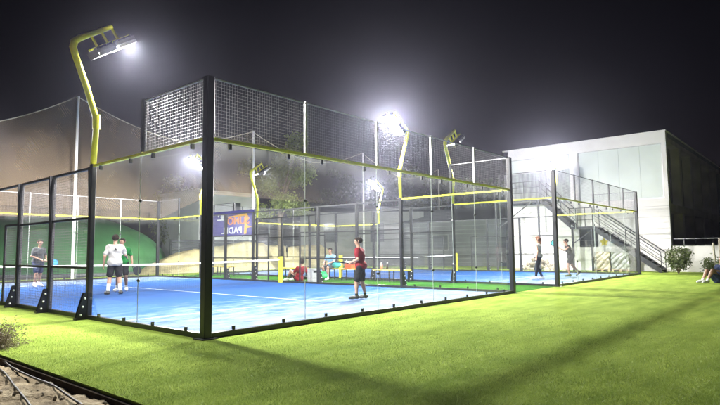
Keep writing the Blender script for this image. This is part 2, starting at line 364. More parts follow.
# soil bed in the corner by the camera
def vnoise(x, y, s=1.0, seed=0):
    r = np.zeros_like(x)
    for o in range(5):
        f = s*2**o; a = 0.5**o
        r += a*np.sin(f*x*1.7+seed+o*2.1+1.3*np.sin(f*y*1.1+o))*np.cos(f*y*1.9-seed*0.7+o*1.7+1.1*np.sin(f*x*0.9))
    return r
def grid_mesh(xs, ys, zf):
    X, Y = np.meshgrid(xs, ys); Z = zf(X, Y); n = len(xs)
    V = np.stack([X.ravel(), Y.ravel(), Z.ravel()], 1)
    F = [(j*n+i, j*n+i+1, (j+1)*n+i+1, (j+1)*n+i) for j in range(len(ys)-1) for i in range(n-1)]
    return V, F
def soil_z(x, y): return -0.075+0.03*vnoise(x, y, 1.6, 1)+0.012*vnoise(x, y, 9, 3)-0.03*np.exp(-((x-TURF_EDGE)/0.12)**2)
m, n, l, b = new_mat('dry_soil'); MT['soil'] = m
tc = n.new('ShaderNodeTexCoord')
na = n.new('ShaderNodeTexNoise'); na.inputs['Scale'].default_value = 2.2; na.inputs['Detail'].default_value = 9; na.inputs['Roughness'].default_value = 0.7
l.new(tc.outputs['Object'], na.inputs['Vector'])
rp = ramp(n, [(0.34, (0.10, 0.07, 0.035)), (0.5, (0.30, 0.23, 0.13)), (0.64, (0.50, 0.42, 0.28))]); l.new(na.outputs['Fac'], rp.inputs[0]); l.new(rp.outputs[0], b.inputs['Base Color'])
b.inputs['Roughness'].default_value = 0.95
nb = n.new('ShaderNodeTexNoise'); nb.inputs['Scale'].default_value = 35; nb.inputs['Detail'].default_value = 5; l.new(tc.outputs['Object'], nb.inputs['Vector'])
bp = n.new('ShaderNodeBump'); bp.inputs['Strength'].default_value = 0.9; bp.inputs['Distance'].default_value = 0.03; l.new(nb.outputs['Fac'], bp.inputs['Height']); l.new(bp.outputs[0], b.inputs['Normal'])
V, F = grid_mesh(np.linspace(-6.5, TURF_EDGE-0.04, 130), np.linspace(-9, 6, 300), soil_z)
struct(MB().add(V, F).build('soil_bed', MT['soil'], smooth=True))

# ------------------------------------------------------------------ padel cage
def build_cage(label):
    root = thing('padel_cage', label, 'padel court cage', (0, 0, 0), 0, 'glass padel cages')
    K, G = MT['black'], MT['grey_metal']
    # base beams, split per side, butted between corner posts
    for y in (0, CL): MB().box(0.07, CW-0.07, y-0.035, y+0.035, 0.0, 0.075).build('base_beam', K, root)
    for x in (0, CW): MB().box(x-0.035, x+0.035, 0.07, CL-0.07, 0.0, 0.075).build('base_beam', K, root)
    for x in (0, CW):
        for y in (0, CL):
            p = MB().post(x, y, 0.13, 0.13, 0, TOP+0.01).build('corner_post', K, root)
            MB().box(x-0.13, x+0.13, y-0.13, y+0.13, 0.0005, 0.014).build('foot_plate', K, p)
    def glass(o, ax, L, inward, seal=True):
        """o: start point on the wall line, ax: direction; 12 mm pane, clamps top, middle and foot"""
        o = np.array(o, float); ax = np.array(ax, float); nn = np.array([-ax[1], ax[0], 0])*inward
        a = o+ax*0.006+nn*0.03; q = o+ax*(L-0.006)+nn*0.03; d = nn*0.012
        P = [a+[0, 0, 0.085], q+[0, 0, 0.085], q+[0, 0, RAIL-0.012], a+[0, 0, RAIL-0.012]]
        pane = MB().extr(P, d).build('glass_panel', MT['glass'], root)
        ew = o+ax*(L-0.006)+nn*0.036
        if seal: MB().post(ew[0]+ax[0]*0.006, ew[1]+ax[1]*0.006, 0.011, 0.011, 0.09, RAIL-0.015, ch=0.002).build('edge_seal', MT['seal'], pane)
        for s_ in (0.25, 0.75):
            w = o+ax*(L*s_)
            MB().bar(w+nn*0.024+[0, 0, 0.076], w+nn*0.024+[0, 0, 0.135], 0.03, 0.045).build('edge_clamp', K, pane)
        for s_ in (0.2, 0.8):
            w = o+ax*(L*s_)
            MB().bar(w+nn*0.024+[0, 0, RAIL-0.09], w+nn*0.024+[0, 0, RAIL-0.01], 0.04, 0.05).build('edge_clamp', K, pane)
        for z in (0.78, 2.12):
            w = o+ax*L+nn*0.028
            R = np.stack([ax, nn, [0, 0, 1]], 1)
            MB().ell(w+[0, 0, z], 0.05, 0.025, 0.026, 12, 6, 0, R).build('joint_clamp', K, pane)
    for i in range(5):
        glass((i*2.0, 0, 0), (1, 0, 0), 2.0, 1, i < 4); glass((i*2.0, CL, 0), (1, 0, 0), 2.0, -1, i < 4)
    for x, s in ((0, -1), (CW, 1)):
        for i in (0, 1, 8, 9): glass((x, i*SP, 0), (0, 1, 0), SP, -s, i in (0, 8))
    # yellow rails above glass
    def rail(a, q, m_=MT['yellow']): MB().bar(a, q, 0.055, 0.048).build('top_rail', m_, root)
    zr = RAIL+0.025
    for y in (0, CL): rail((0.066, y, zr), (CW-0.066, y, zr))
    for x in (0, CW):
        rail((x, 0.066, zr), (x, 2*SP, zr)); rail((x, CL-2*SP, zr), (x, CL-0.066, zr))
        rail((x, 2*SP+0.05, RAIL-0.01), (x, CL-2*SP-0.05, RAIL-0.01), K)
    # top wire screens
    def screen(o, ax, L, frame_m):
        o = np.array(o, float); ax = np.array(ax, float)
        m_ = MB().wires(o+[0, 0, RAIL+0.075], ax, (0, 0, 1), L, TOP-RAIL-0.085, 0.05, 0.0021)
        pn = m_.build('wire_screen', MT['wire'], root)
        MB().bar(o+[0, 0, TOP], o+ax*L+[0, 0, TOP], 0.022, 0.02).build('screen_edge', MT['grey_metal'], pn)
    for y in (0, CL):
        for i in range(5): screen((i*2.0+(0.07 if i == 0 else 0.0), y, 0), (1, 0, 0), 2.0-(0.07 if i in (0, 4) else 0), G)
        for i in range(1, 5): MB().post(i*2.0, y+(0.02 if y == 0 else -0.02), 0.05, 0.05, RAIL+0.06, TOP+0.03, ch=0.004).build('screen_post', G, root)  # grey puts the light falling on these posts into their colour
    for x in (0, CW):
        screen((x, 0.07, 0), (0, 1, 0), SP-0.07, K); screen((x, CL-SP, 0), (0, 1, 0), SP-0.07, K)
        for y in (SP, CL-SP): MB().post(x, y, 0.07, 0.07, RAIL+0.06, TOP+0.03, ch=0.006).build('screen_post', K, root)
    # side posts with bolted gusset feet
    for x, s in ((0, -1), (CW, 1)):
        for j in (2, 3, 4, 6, 7, 8):
            y = j*SP
            p = MB().post(x, y, 0.10, 0.10, 0.0, RAIL+(0.06 if j in (2, 8) else 0.0)).build('side_post', K, root)
            if s < 0 or True:
                g = MB()
                P = [(x+s*0.051, y-0.006, 0.0), (x+s*0.24, y-0.006, 0.0), (x+s*0.24, y-0.006, 0.05), (x+s*0.11, y-0.006, 0.50), (x+s*0.051, y-0.006, 0.50)]
                for dy in (-0.035, 0.035): g.extr(np.array(P)+[0, dy, 0], (0, 0.012, 0))
                g.bar((x+s*0.243, y-0.06, 0.02), (x+s*0.243, y+0.06, 0.02), 0.02, 0.04)
                R = np.array([[1, 0, 0], [0, 0, 1], [0, -1, 0]])
                for z, q in ((0.09, 0.165), (0.24, 0.13), (0.39, 0.095)):
                    for yy in (y-0.05, y+0.05): g.ell((x+s*q, yy, z), 0.022, 0.022, 0.022, 8, 6, 1)
                g.build('gusset_foot', [K, MT['bolt']], p)
                # slim stay behind the post, tapering to the top
                st = MB(); st.extr([(x+s*0.052, y-0.03, 2.0), (x+s*0.085, y-0.03, RAIL), (x+s*0.052, y-0.03, RAIL)], (0, 0.06, 0)); st.build('post_stay', K, p)
    # welded mesh bays of the side walls
    for x, s in ((0, -1), (CW, 1)):
        for j in (2, 3, 6, 7):
            y0, y1 = j*SP+0.05, (j+1)*SP-0.05
            w = MB().wires((x, y0, 0.08), (0, 1, 0), (0, 0, 1), y1-y0, RAIL-0.13, 0.055, 0.0022)
            pn = w.build('mesh_bay', MT['wire'], root)
            for z in (0.96, 1.92): MB().bar((x, y0, z), (x, y1, z), 0.04, 0.045).build('cross_bar', K, pn)
        # doorway bays by the net
        for y0, y1, fr in ((4*SP+0.05, 4*SP+1.0, 1), (CL-4*SP-1.0, CL-4*SP-0.05, 0)):
            ye = y1 if fr else y0
            MB().post(x, ye, 0.05, 0.05, 0.0, 1.95, ch=0.004).build('door_jamb', K, root)
            w = MB().wires((x, y0+0.03, 0.08), (0, 1, 0), (0, 0, 1), y1-y0-0.06, 1.84, 0.055, 0.0022).build('mesh_bay', MT['wire'], root)
            MB().bar((x, y0, 0.96), (x, y1-0.0, 0.96), 0.04, 0.045).build('cross_bar', K, w)
            MB().bar((x, y0, 1.94), (x, y1, 1.94), 0.042, 0.05).build('cross_bar', K, w)
    return root
cage = build_cage('nearer padel cage of black posts, yellow rails and glass, its corner post in front')
cage2 = copy_tree(cage); cage2.location = (COURT2, 0, 0)
UNLIT_SWAP = {'screen_post': 'black', 'screen_edge': 'black', 'wire_screen': 'unlit_wire', 'mesh_bay': 'unlit_wire'}  # farther cage's screens recoloured: the tone stands in for their unlit outer faces
for ch in cage2.children_recursive:
    k_ = ch.name.split('.')[0]
    if k_ in UNLIT_SWAP and ch.data.materials:
        ch.data = ch.data.copy(); ch.data.materials[0] = MT[UNLIT_SWAP[k_]]
cage2['label'] = 'farther padel cage with black posts, next to the white building with stairs'

# ------------------------------------------------------------------ court nets
def build_net(label):
    root = thing('padel_net', label, 'net', (0, CL/2, 0), 0, 'nets across the padel courts')
    w = MB()
    n_ = 240; xs = np.linspace(0.12, CW-0.12, n_)
    zt = lambda x: 0.94-0.06*(1-((x-CW/2)/(CW/2))**2)
    for x in xs: w.tube([(x, 0, 0.03), (x, 0, zt(x)-0.05)], 0.0022, 4, cap=False)
    for k in range(20):
        w.tube([(x, 0.002, 0.03+(zt(x)-0.08)*k/19) for x in np.linspace(0.12, CW-0.12, 13)], 0.0022, 4, cap=False)
    w.build('net_mesh', MT['net'], root)
    t = MB(); X = np.linspace(0.08, CW-0.08, 25)
    for a, b_ in zip(X[:-1], X[1:]):
        P = [(a, -0.012, zt(a)-0.055), (b_, -0.012, zt(b_)-0.055), (b_, -0.012, zt(b_)), (a, -0.012, zt(a))]
        t.extr(P, (0, 0.024, 0))
    t.build('top_tape', MT['white_band'], root)
    for x in (0.03, CW-0.16):
        p = MB().post(x, 0, 0.16, 0.10, 0.008, 1.02, ch=0.015).build('net_post', MT['yellow'], root)
        MB().box(x-0.11, x+0.11, -0.09, 0.09, 0.0085, 0.022).build('foot_plate', MT['black'], p)
    return root
net = build_net('white taped net across the nearer blue court')
net2 = copy_tree(net); net2.location = (COURT2, CL/2, 0); net2['label'] = 'net across the farther blue court, by the staircase building'

# ------------------------------------------------------------------ floodlight masts
def build_mast(label):
    """local +X points into the court"""
    root = thing('floodlight_mast', label, 'floodlight mast', (0, 0, 0), 0, 'yellow floodlight masts')
    Y = MT['yellow']
    ax = np.array([0.83, 0, 0.56]); ax /= np.linalg.norm(ax); dn = np.array([ax[2], 0, -ax[0]])
    b0 = np.array([-0.32, 0, 2.44]); e0 = b0+ax*0.72
    pts = [(0, 0, 0.0), (0.03, 0, 0.75), (0.03, 0, 0.85), (0.0, 0, 0.98), (-0.18, 0, 1.5), (-0.40, 0, 2.06), (-0.45, 0, 2.22), (-0.43, 0, 2.34), tuple(b0), tuple(b0+ax*0.14), tuple(e0)]
    R = [0.055, 0.055, 0.058, 0.058, 0.06, 0.062, 0.068, 0.07, 0.066, 0.058, 0.045]
    p = MB().tube(pts, R, 8).build('pole', Y, root, smooth=True)
    MB().tube([(0.035, 0, 0.70), (0.03, 0, 0.98)], 0.075, 10).build('pole_collar', Y, p)
    # sloping arm carries two floodlights in a row, hung on straps
    def quad(c_, a_, b__): return [c_-ax*a_-e*b__, c_+ax*a_-e*b__, c_+ax*a_+e*b__, c_-ax*a_+e*b__]
    e = np.array([0, 1.0, 0])
    br = MB()
    for t in (0.22, 0.46, 0.70): br.bar(b0+ax*t, b0+ax*t+dn*0.27, 0.06, 0.022)
    br.bar(b0+ax*0.04+dn*0.27, b0+ax*0.96+dn*0.27, 0.10, 0.035)
    br.build('bracket', Y, root)
    for t in (0.27, 0.73):
        c = b0+ax*t+dn*0.335
        h = MB()
        h.extr(quad(c-dn*0.03, 0.215, 0.21), dn*0.07)
        for q in np.linspace(-0.18, 0.18, 9): h.extr(quad(c-dn*0.07+ax*q, 0.006, 0.18), dn*0.042)
        fl_ = h.build('floodlight', [MT['black']], root)
        MB().extr(quad(c+dn*0.041, 0.195, 0.185), dn*0.006).build('lens', MT['lens'], fl_)
        vz = MB()
        for sg in (-1, 1):
            vz.extr(quad(c+dn*0.0405+ax*0.208*sg, 0.006, 0.20), dn*0.065); vz.extr(quad(c+dn*0.0405+e*0.204*sg, 0.20, 0.005), dn*0.065)
        vz.build('visor', MT['grey_metal' if t > 0.5 else 'black'], fl_)
    ld = bpy.data.lights.new('floodlight_beam', 'AREA'); ld.shape = 'RECTANGLE'; ld.size = 0.86; ld.size_y = 0.34
    ld.energy = LAMP_W; ld.color = LAMP_COL
    lo = bpy.data.objects.new('floodlight_beam', ld); COL.objects.link(lo); lo.parent = root
    c = b0+ax*0.50+dn*0.388
    # the optics throw a wide beam, steeper than the housing
    dl = np.array([0.38, 0, -0.925]); z = -Vector(dl); x = Vector((0.925, 0, 0.38)); y = z.cross(x)
    Mx = Matrix.Identity(4)
    for i in range(3): Mx[i][0] = x[i]; Mx[i][1] = y[i]; Mx[i][2] = z[i]; Mx[i][3] = c[i]
    lo.matrix_local = Mx
    return root
MASTS = [
    (0, 2*SP, 0, 'yellow floodlight mast at upper left, lamp head seen from behind against black sky'),
    (0, CL-2*SP, 0, 'yellow floodlight mast at the far left end of the nearer court'),
    (CW, 2*SP, PI, 'yellow floodlight mast with the brightest glare, rising above the wire screen at centre'),
    (CW, CL-2*SP, PI, 'yellow floodlight mast glaring just beside the front corner post'),
    (COURT2, 2*SP, 0, 'yellow floodlight mast between the two courts with its dark lamp head facing right'),
    (COURT2, CL-2*SP, 0, 'small yellow floodlight mast above the purple banner, leaning left'),
    (COURT2+CW, 2*SP, PI, 'yellow floodlight mast glaring in front of the white building'),
    (COURT2+CW, CL-2*SP, PI, 'small yellow floodlight mast glaring beyond the player in red'),
]
mast = None
for x, y, rz, lab in MASTS:
    o = build_mast(lab) if mast is None else copy_tree(mast)
    mast = mast or o
    o.location = (x, y, RAIL+0.061); o.rotation_euler = (0, 0, rz); o['label'] = lab
# ------------------------------------------------------------------ white building with external stairs
bld = thing('white_building', 'two storey white rendered building with large pale panels, behind the farther court', 'building', (27, 0, 0))
BX, Y0, Y1, HT = 27.0, -0.65, 8.4, 7.26      # front face at x = 27
def L(m_, name, mats, parent=bld, o=(27, 0, 0)):
    for v in m_.v: v -= np.array(o)
    return m_.build(name, mats, parent)
w = MB()
PA = (-0.45, 3.86, 3.78, 6.66); PB = (4.34, 8.05, 3.86, 6.66)
D = 0.35
w.box(BX, BX+D, Y0, Y1, -0.1, 3.78)                                   # lower wall
w.box(BX, BX+D, Y0, Y1, 6.66, HT)
w.box(BX, BX+D, Y0, PA[0], 3.78, 6.66); w.box(BX, BX+D, PA[1], PB[0], 3.78, 6.66); w.box(BX, BX+D, PB[1], Y1, 3.78, 6.66)
w.box(BX, BX+D, PB[0], PB[1], 3.78, PB[2])
w.box(BX, BX+18, Y1-0.3, Y1-0.002, -0.1, HT-0.003)
L(w, 'front_wall', MT['render_white'])
w = MB(); w.box(BX+D, BX+17.99, Y0+0.002, Y1-0.31, HT-0.25, HT-0.02); w.box(BX+17.7, BX+17.995, Y0+0.004, Y1-0.31, -0.1, HT-0.26); L(w, 'roof_slab', MT['render_grey'])
c = MB(); c.box(BX-0.04, BX+18.04, Y0-0.04, Y1+0.04, HT+0.002, HT+0.06); L(c, 'roof_coping', MT['render_white'])
# pale panels: sheets in an aluminium frame, each with seams
def panel_set(name, y0, y1, z0, z1, k, m_, x=BX+0.10):
    p = MB()
    for i in range(k):
        a = y0+(y1-y0)*i/k+0.004; q = y0+(y1-y0)*(i+1)/k-0.004
        p.box(x+0.004*(i % 2), x+0.05, a, q, z0, z1)
    o = L(p, name, m_)
    f_ = MB(); f_.box(x-0.03, x+0.055, y0-0.03, y0+0.010, z0, z1); f_.box(x-0.03, x+0.055, y1-0.010, y1+0.03, z0, z1)
    f_.box(x-0.031, x+0.056, y0-0.03, y1+0.03, z1, z1+0.035); f_.box(x-0.031, x+0.056, y0-0.03, y1+0.03, z0-0.035, z0)
    for v in f_.v: v -= np.array((27, 0, 0))
    f_.build('frame', MT['grey_metal'], o)
    return o
panel_set('large_panel', PA[0]+0.04, PA[1]-0.04, PA[2]+0.04, PA[3]-0.04, 4, MT['panel'])
panel_set('upper_panel', PB[0]+0.04, PB[1]-0.04, 5.86, PB[3]-0.04, 2, MT['panel'])
panel_set('glazed_door', PB[0]+0.04, PB[1]-0.04, PB[2]+0.04, 5.78, 4, mat('reflecting_glazing', (0.30, 0.33, 0.32), 0.12, 0.45, 1.6, stretch=(1, 3, 0.7)), BX+0.12)
# horizontal board joints on the lower wall
j = MB()
for z in (0.55, 1.12, 1.66, 2.22, 2.80, 3.36): j.box(BX-0.006, BX-0.0005, Y0+0.01, Y1-0.01, z, z+0.022)
L(j, 'board_joint', mat('joint_strip', (0.50, 0.47, 0.46), 0.8))
dw = MB().box(BX-0.02, BX+0.02, 3.0, 3.86, 1.36, 2.34); o = L(dw, 'window', MT['dark_glass'])
f_ = MB(); f_.box(BX-0.05, BX-0.001, 2.94, 2.995, 1.3, 2.4); f_.box(BX-0.05, BX-0.001, 3.865, 3.92, 1.3, 2.4); f_.box(BX-0.051, BX-0.001, 2.995, 3.865, 2.345, 2.4); f_.box(BX-0.051, BX-0.001, 2.995, 3.865, 1.3, 1.355)
for k in range(1, 4): f_.box(BX-0.04, BX-0.021, 2.995, 3.865, 1.36+0.245*k-0.012, 1.36+0.245*k+0.012)
for v in f_.v: v -= np.array((27, 0, 0))
f_.build('frame', MT['black'], o)
# dark side with recessed bays
s = MB(); s.box(BX+D, BX+17.7, Y0+0.45, Y0+0.6, -0.1, HT-0.26)
L(s, 'side_wall', MT['dark_panel'])
s = MB(); s.box(BX+D, BX+17.7, Y0+0.001, Y0+0.449, 6.75, HT-0.255); s.box(BX+D, BX+17.7, Y0+0.001, Y0+0.449, 3.1, 3.5)
for x in (3.2, 6.3, 9.4, 12.5, 15.6): s.box(BX+x, BX+x+0.5, Y0+0.001, Y0+0.449, -0.1, 3.099); s.box(BX+x, BX+x+0.5, Y0+0.001, Y0+0.449, 3.501, 6.749)
L(s, 'side_frame', mat('brown_side_frame', (0.5, 0.43, 0.40), 0.7, 0.2, 1.2))
for x in (0.8, 3.9, 7.0, 10.1, 13.2):
    p = MB().box(BX+x, BX+x+2.2, Y0+0.40, Y0+0.449, 3.7, 6.5); L(p, 'side_window', MT['dark_glass'])

st = thing('external_staircase', 'black steel outside staircase with landings climbing the white building', 'staircase', (25.8, 0, 0))
K = MT['black']; XA, XB = 25.35, 26.3
def S(m_, name, mats=K): return L(m_, name, mats, st, (25.8, 0, 0))
def flight(ya, za, yb, zb, n_):
    for x in (XA, XB):
        MB_ = MB().extr([(x-0.02, ya, za-0.06), (x-0.02, ya, za+0.20), (x-0.02, yb, zb+0.08), (x-0.02, yb, zb-0.20)], (0.04, 0, 0)); S(MB_, 'stringer')
    for i in range(n_):
        t = (i+0.6)/n_; y = ya+(yb-ya)*t; z = za+(zb-za)*(i+1)/n_
        S(MB().box(XA+0.025, XB-0.025, y-0.14, y+0.14, z-0.045, z), 'tread', MT['tread'])
    for x in (XA, XB):
        for dz, r in ((1.0, 0.022), (0.66, 0.012), (0.36, 0.012)):
            S(MB().tube([(x, ya, za+dz), (x, yb, zb+dz)], r, 6), 'handrail')
        for t in (0.0, 0.5, 1.0):
            y = ya+(yb-ya)*t; z = za+(zb-za)*t
            S(MB().tube([(x, y, z+0.09 if t else z), (x, y, z+1.0)], 0.018, 6), 'baluster')
MT['tread'] = mat('tread_plate', (0.06, 0.05, 0.05), 0.5, 0.3, 10)
flight(-0.49, 0.0, 2.62, 2.32, 13)
S(MB().box(XA-0.02, XB+0.02, 2.63, 3.84, 2.26, 2.38), 'landing')
flight(3.85, 2.38, 5.45, 4.02, 9)
S(MB().box(XA-0.02, XB+0.6, 5.46, 8.3, 3.94, 4.06), 'landing')
for y in (2.75, 3.75): S(MB().box(XA, XA+0.09, y-0.045, y+0.045, 0, 2.259), 'support_post')
for y in (5.6, 8.2): S(MB().box(XA, XA+0.09, y-0.045, y+0.045, 0, 3.939), 'support_post')
S(MB().bar((XA+0.045, 3.7, 1.5), (XA+0.045, 2.7, 2.2), 0.05, 0.05), 'brace'); S(MB().bar((XA+0.045, 8.15, 2.4), (XA+0.045, 6.0, 3.9), 0.05, 0.05), 'brace')
for y0, y1, z in ((2.66, 3.82, 2.38), (5.5, 8.25, 4.06)):
    for dz, r in ((1.0, 0.022), (0.66, 0.012), (0.36, 0.012)): S(MB().tube([(XA, y0, z+dz), (XA, y1, z+dz)], r, 6), 'handrail')
    for y in np.linspace(y0, y1, 4): S(MB().tube([(XA, y, z), (XA, y, z+1.0)], 0.016, 6), 'baluster')

bw = thing('boundary_wall', 'low white boundary wall with a thin rail, right of the white building', 'wall', (27.1, -0.7, 0))
def Lb(m_, name, mats): return L(m_, name, mats, bw, (27.1, -0.7, 0))
Lb(MB().box(27.0, 27.2, -22, -0.70, -0.1, 1.30), 'wall', MT['render_white'])
Lb(MB().box(26.98, 27.22, -22, -0.70, 1.302, 1.34), 'coping', MT['render_grey'])
Lb(MB().tube([(27.1, -22, 1.66), (27.1, -0.75, 1.66)], 0.018, 6), 'rail', MT['grey_metal'])
for y in np.arange(-21, -0.7, 2.2): Lb(MB().tube([(27.1, y, 1.34), (27.1, y, 1.66)], 0.015, 6), 'rail_post', MT['grey_metal'])

# wrapped stacks and rubble under the stairs
def crumpled_box(x0, x1, y0, y1, z0, z1, amp, seed):
    g = 12; m_ = MB(); V = []; F = []
    def face(o, a, b):
        n0 = len(V)
        for jj in range(g+1):
            for ii in range(g+1): V.append(np.array(o)+np.array(a)*ii/g+np.array(b)*jj/g)
        for jj in range(g):
            for ii in range(g): F.append((n0+jj*(g+1)+ii, n0+jj*(g+1)+ii+1, n0+(jj+1)*(g+1)+ii+1, n0+(jj+1)*(g+1)+ii))
    dx, dy, dz = x1-x0, y1-y0, z1-z0
    face((x0, y1, z0), (0, -dy, 0), (0, 0, dz)); face((x1, y0, z0), (0, dy, 0), (0, 0, dz)); face((x0, y0, z0), (dx, 0, 0), (0, 0, dz)); face((x1, y1, z0), (-dx, 0, 0), (0, 0, dz)); face((x0, y0, z1), (dx, 0, 0), (0, dy, 0))
    V = np.array(V)
    for a in range(3):
        V[:, a] += amp*np.sin(V[:, (a+1) % 3]*9+seed+a)*np.cos(V[:, (a+2) % 3]*11+seed*2)+amp*0.5*np.sin(V.sum(1)*23+a*seed)
    V[:, 2] = np.maximum(V[:, 2], z0)
    return m_.add(V, F)
for (ya, yb, zt, lab, mm) in ((1.95, 2.72, 1.02, 'brown shrink wrapped stack under the stairs, left of the grey one', 'wrap'), (1.02, 1.86, 1.0, 'grey wrapped stack under the stairs, right of the brown one', 'wrap_grey')):
    t = thing('wrapped_stack', lab, 'wrapped pallet', (25.9, (ya+yb)/2, 0), 0, 'wrapped stacks under the stairs')
    o = (25.9, (ya+yb)/2, 0)
    pl = MB()
    for y in (ya+0.05, (ya+yb)/2, yb-0.05): pl.box(25.5, 26.3, y-0.05, y+0.05, 0.0, 0.10)
    for x in np.linspace(25.5, 26.2, 6): pl.box(x, x+0.1, ya, yb, 0.102, 0.122)
    L(pl, 'pallet', MT['wood'], t, o)
    L(crumpled_box(25.52, 26.28, ya, yb, 0.124, zt, 0.03, ya*7), 'wrapped_load', MT[mm], t, o)
m_ = MB()
for k in range(70):
    y = RNG.normal(6.1, 0.75); x = 26.2+RNG.uniform(-0.6, 0.5); hh = max(0.05, 0.85-0.55*abs(y-6.1)-0.5*abs(x-26.3)); r = RNG.uniform(0.09, 0.22)
    A = np.linalg.qr(RNG.normal(size=(3, 3)))[0]
    m_.ell((x, y, RNG.uniform(0, 1)*hh*0.9), r, r*RNG.uniform(.6, .9), r*RNG.uniform(.5, .8), 7, 5, 0, A)
tag(m_.build('rubble_heap', MT['stone'], None, (26.2, 6.1, 0)), 'low heap of brown rubble stones against the white wall behind the woman in leggings', 'rubble', kind='stuff')
s_ = MB(); P = []
for k in range(10):
    a = PI/2+2*PI*k/10; rr = 0.24 if k % 2 == 0 else 0.12; P.append((26.965, 2.62+rr*math.cos(a), 1.55+rr*math.sin(a)))
s_.extr(P, (0.028, 0, 0)); tag(s_.build('star_sign', MT['cork'], None, (26.98, 2.62, 1.55)), 'small yellow star shaped plate on the white wall below the stairs', 'sign')

# ------------------------------------------------------------------ ball-stop net behind the courts
NY = 20.5
poles = [(-15.0, 8.3), (-4.4, 8.7), (6.32, 8.85), (17.0, 8.8), (27.7, 8.8), (38.5, 8.6)]
bn = thing('ball_stop_net', 'tall brown ball stop netting slung between white poles behind the courts', 'netting', (6.3, NY, 0))
for x, h_ in poles:
    p = MB().tube([(x, NY, -0.14), (x, NY, h_)], [0.075, 0.06], 10); L(p, 'pole', MT['render_white'], bn, (6.3, NY, 0))
for (xa, ha), (xb, hb) in zip(poles[:-1], poles[1:]):
    sag = 2.25 if xa < 0 else 1.35
    xs = np.linspace(xa, xb, 41); tt = (xs-xa)/(xb-xa); zs = ha+(hb-ha)*tt-sag*4*tt*(1-tt)*(1-0.22*np.abs(2*tt-1))
    V = []; F = []; NZ = 8
    for i, x in enumerate(xs):
        for k in range(NZ+1):
            zb = 2.9+1.7*min(1, max(0, (x-10.5)/3.5)); z = zb+(zs[i]-zb)*k/NZ
            V.append((x, NY+0.10+0.10*math.sin(x*1.3)*math.sin(PI*k/NZ)+0.05*math.sin(x*3.7+k), z))
    for i in range(40):
        for k in range(NZ): F.append((i*(NZ+1)+k, (i+1)*(NZ+1)+k, (i+1)*(NZ+1)+k+1, i*(NZ+1)+k+1))
    pn = L(MB().add(V, F), 'net_panel', MT['netting' if xa < 10 else 'netting_thin'], bn, (6.3, NY, 0))
    rp_ = MB().tube([(x, NY+0.1, z) for x, z in zip(xs, zs)], 0.022, 5)
    for v in rp_.v: v -= np.array((6.3, NY, 0))
    rp_.build('head_rope', MT['stake'], pn)

# green membrane dome, sandy bank, fence, white house, shed
def C(X, Y): return (CAM_POS.x+X*rt.x+Y*fl.x, CAM_POS.y+X*rt.y+Y*fl.y)      # metres right of / ahead of the camera, on the ground plan
dx_, dy_ = C(-20.8, 37.0)
dm = thing('membrane_dome', 'large smooth green membrane dome behind the players at left', 'dome', (dx_, dy_, 0))
m_ = MB(); Vd = []; Fd = []; ns, nr = 72, 24
for i in range(nr+1):
    th = PI/2*i/nr
    for k in range(ns):
        ph = 2*PI*k/ns; q = 1+0.012*math.cos(ph*18)*math.sin(th)
        Vd.append((7.6*q*math.sin(th)*math.cos(ph), 6.0*q*math.sin(th)*math.sin(ph), -0.14+4.0*math.cos(th)**0.9 if i < nr else -0.14))
Fd = [(i*ns+k, (i+1)*ns+k, (i+1)*ns+(k+1) % ns, i*ns+(k+1) % ns) for i in range(nr) for k in range(ns)]
m_.add(Vd, Fd).build('membrane', MT['dome'], dm, smooth=True)
m_ = MB().tube([(7.68*math.cos(a), 6.08*math.sin(a), -0.05) for a in np.linspace(0, 2*PI, 60)], 0.10, 6); m_.build('anchor_kerb', MT['render_grey'], dm)
dm.rotation_euler = (0, 0, -YAW)

def bank_z(x, y):
    t = np.clip((y-22.2)/2.0, 0, 1)*np.clip((x-11.5)/4.5, 0, 1)**0.6; t2 = np.clip((26.2-y)/1.3, 0, 1)
    return -0.16+(1.75+0.22*vnoise(x*0.32, y*0.3, 1.0, 5))*t*t*(3-2*t)*t2*t2*(3-2*t2)+0.04*vnoise(x, y, 2.5, 2)*t
V, F = grid_mesh(np.linspace(9, 44, 150), np.linspace(22.05, 26.2, 60), bank_z)
b_ = MB().add(V, F).build('earth_bank', MT['sand'], smooth=True); b_['kind'] = 'structure'

# dark slatted fence on the bank
fy = 26.6
fe = thing('slatted_fence', 'dark grey slatted fence along the back of the sandy bank', 'fence', (18, fy, 0))
fm = mat('fence_boards', (0.10, 0.105, 0.11), 0.8, 0.25, 1.5)
m_ = MB()
for z in np.arange(0.2, 2.0, 0.19): m_.box(-3, 30, -0.02, 0.02, z, z+0.16)
m_.build('slat_panel', fm, fe)
for x in np.arange(-3, 30.1, 2.75): MB().box(x-0.05, x+0.05, 0.021, 0.12, -0.1, 2.12).build('fence_post', fm, fe)

hs = thing('white_house', 'plain white flat roofed house behind the purple banner and the slatted fence', 'house', (17.4, 27.1, 0))
hw = mat('white_house_paint', (0.80, 0.80, 0.80), 0.8, 0.04, 1.0)
MB().box(0, 5.1, 0, 5, -0.14, 5.5).build('wall', hw, hs)
MB().box(-0.15, 5.25, -0.12, 5.1, 5.502, 5.68).build('roof', hw, hs)
w = MB().box(2.9, 3.6, -0.03, -0.002, 4.3, 4.9).build('window', MT['dark_glass'], hs)
MB().box(2.82, 3.68, -0.06, -0.031, 4.22, 4.298).build('sill', MT['render_grey'], w)

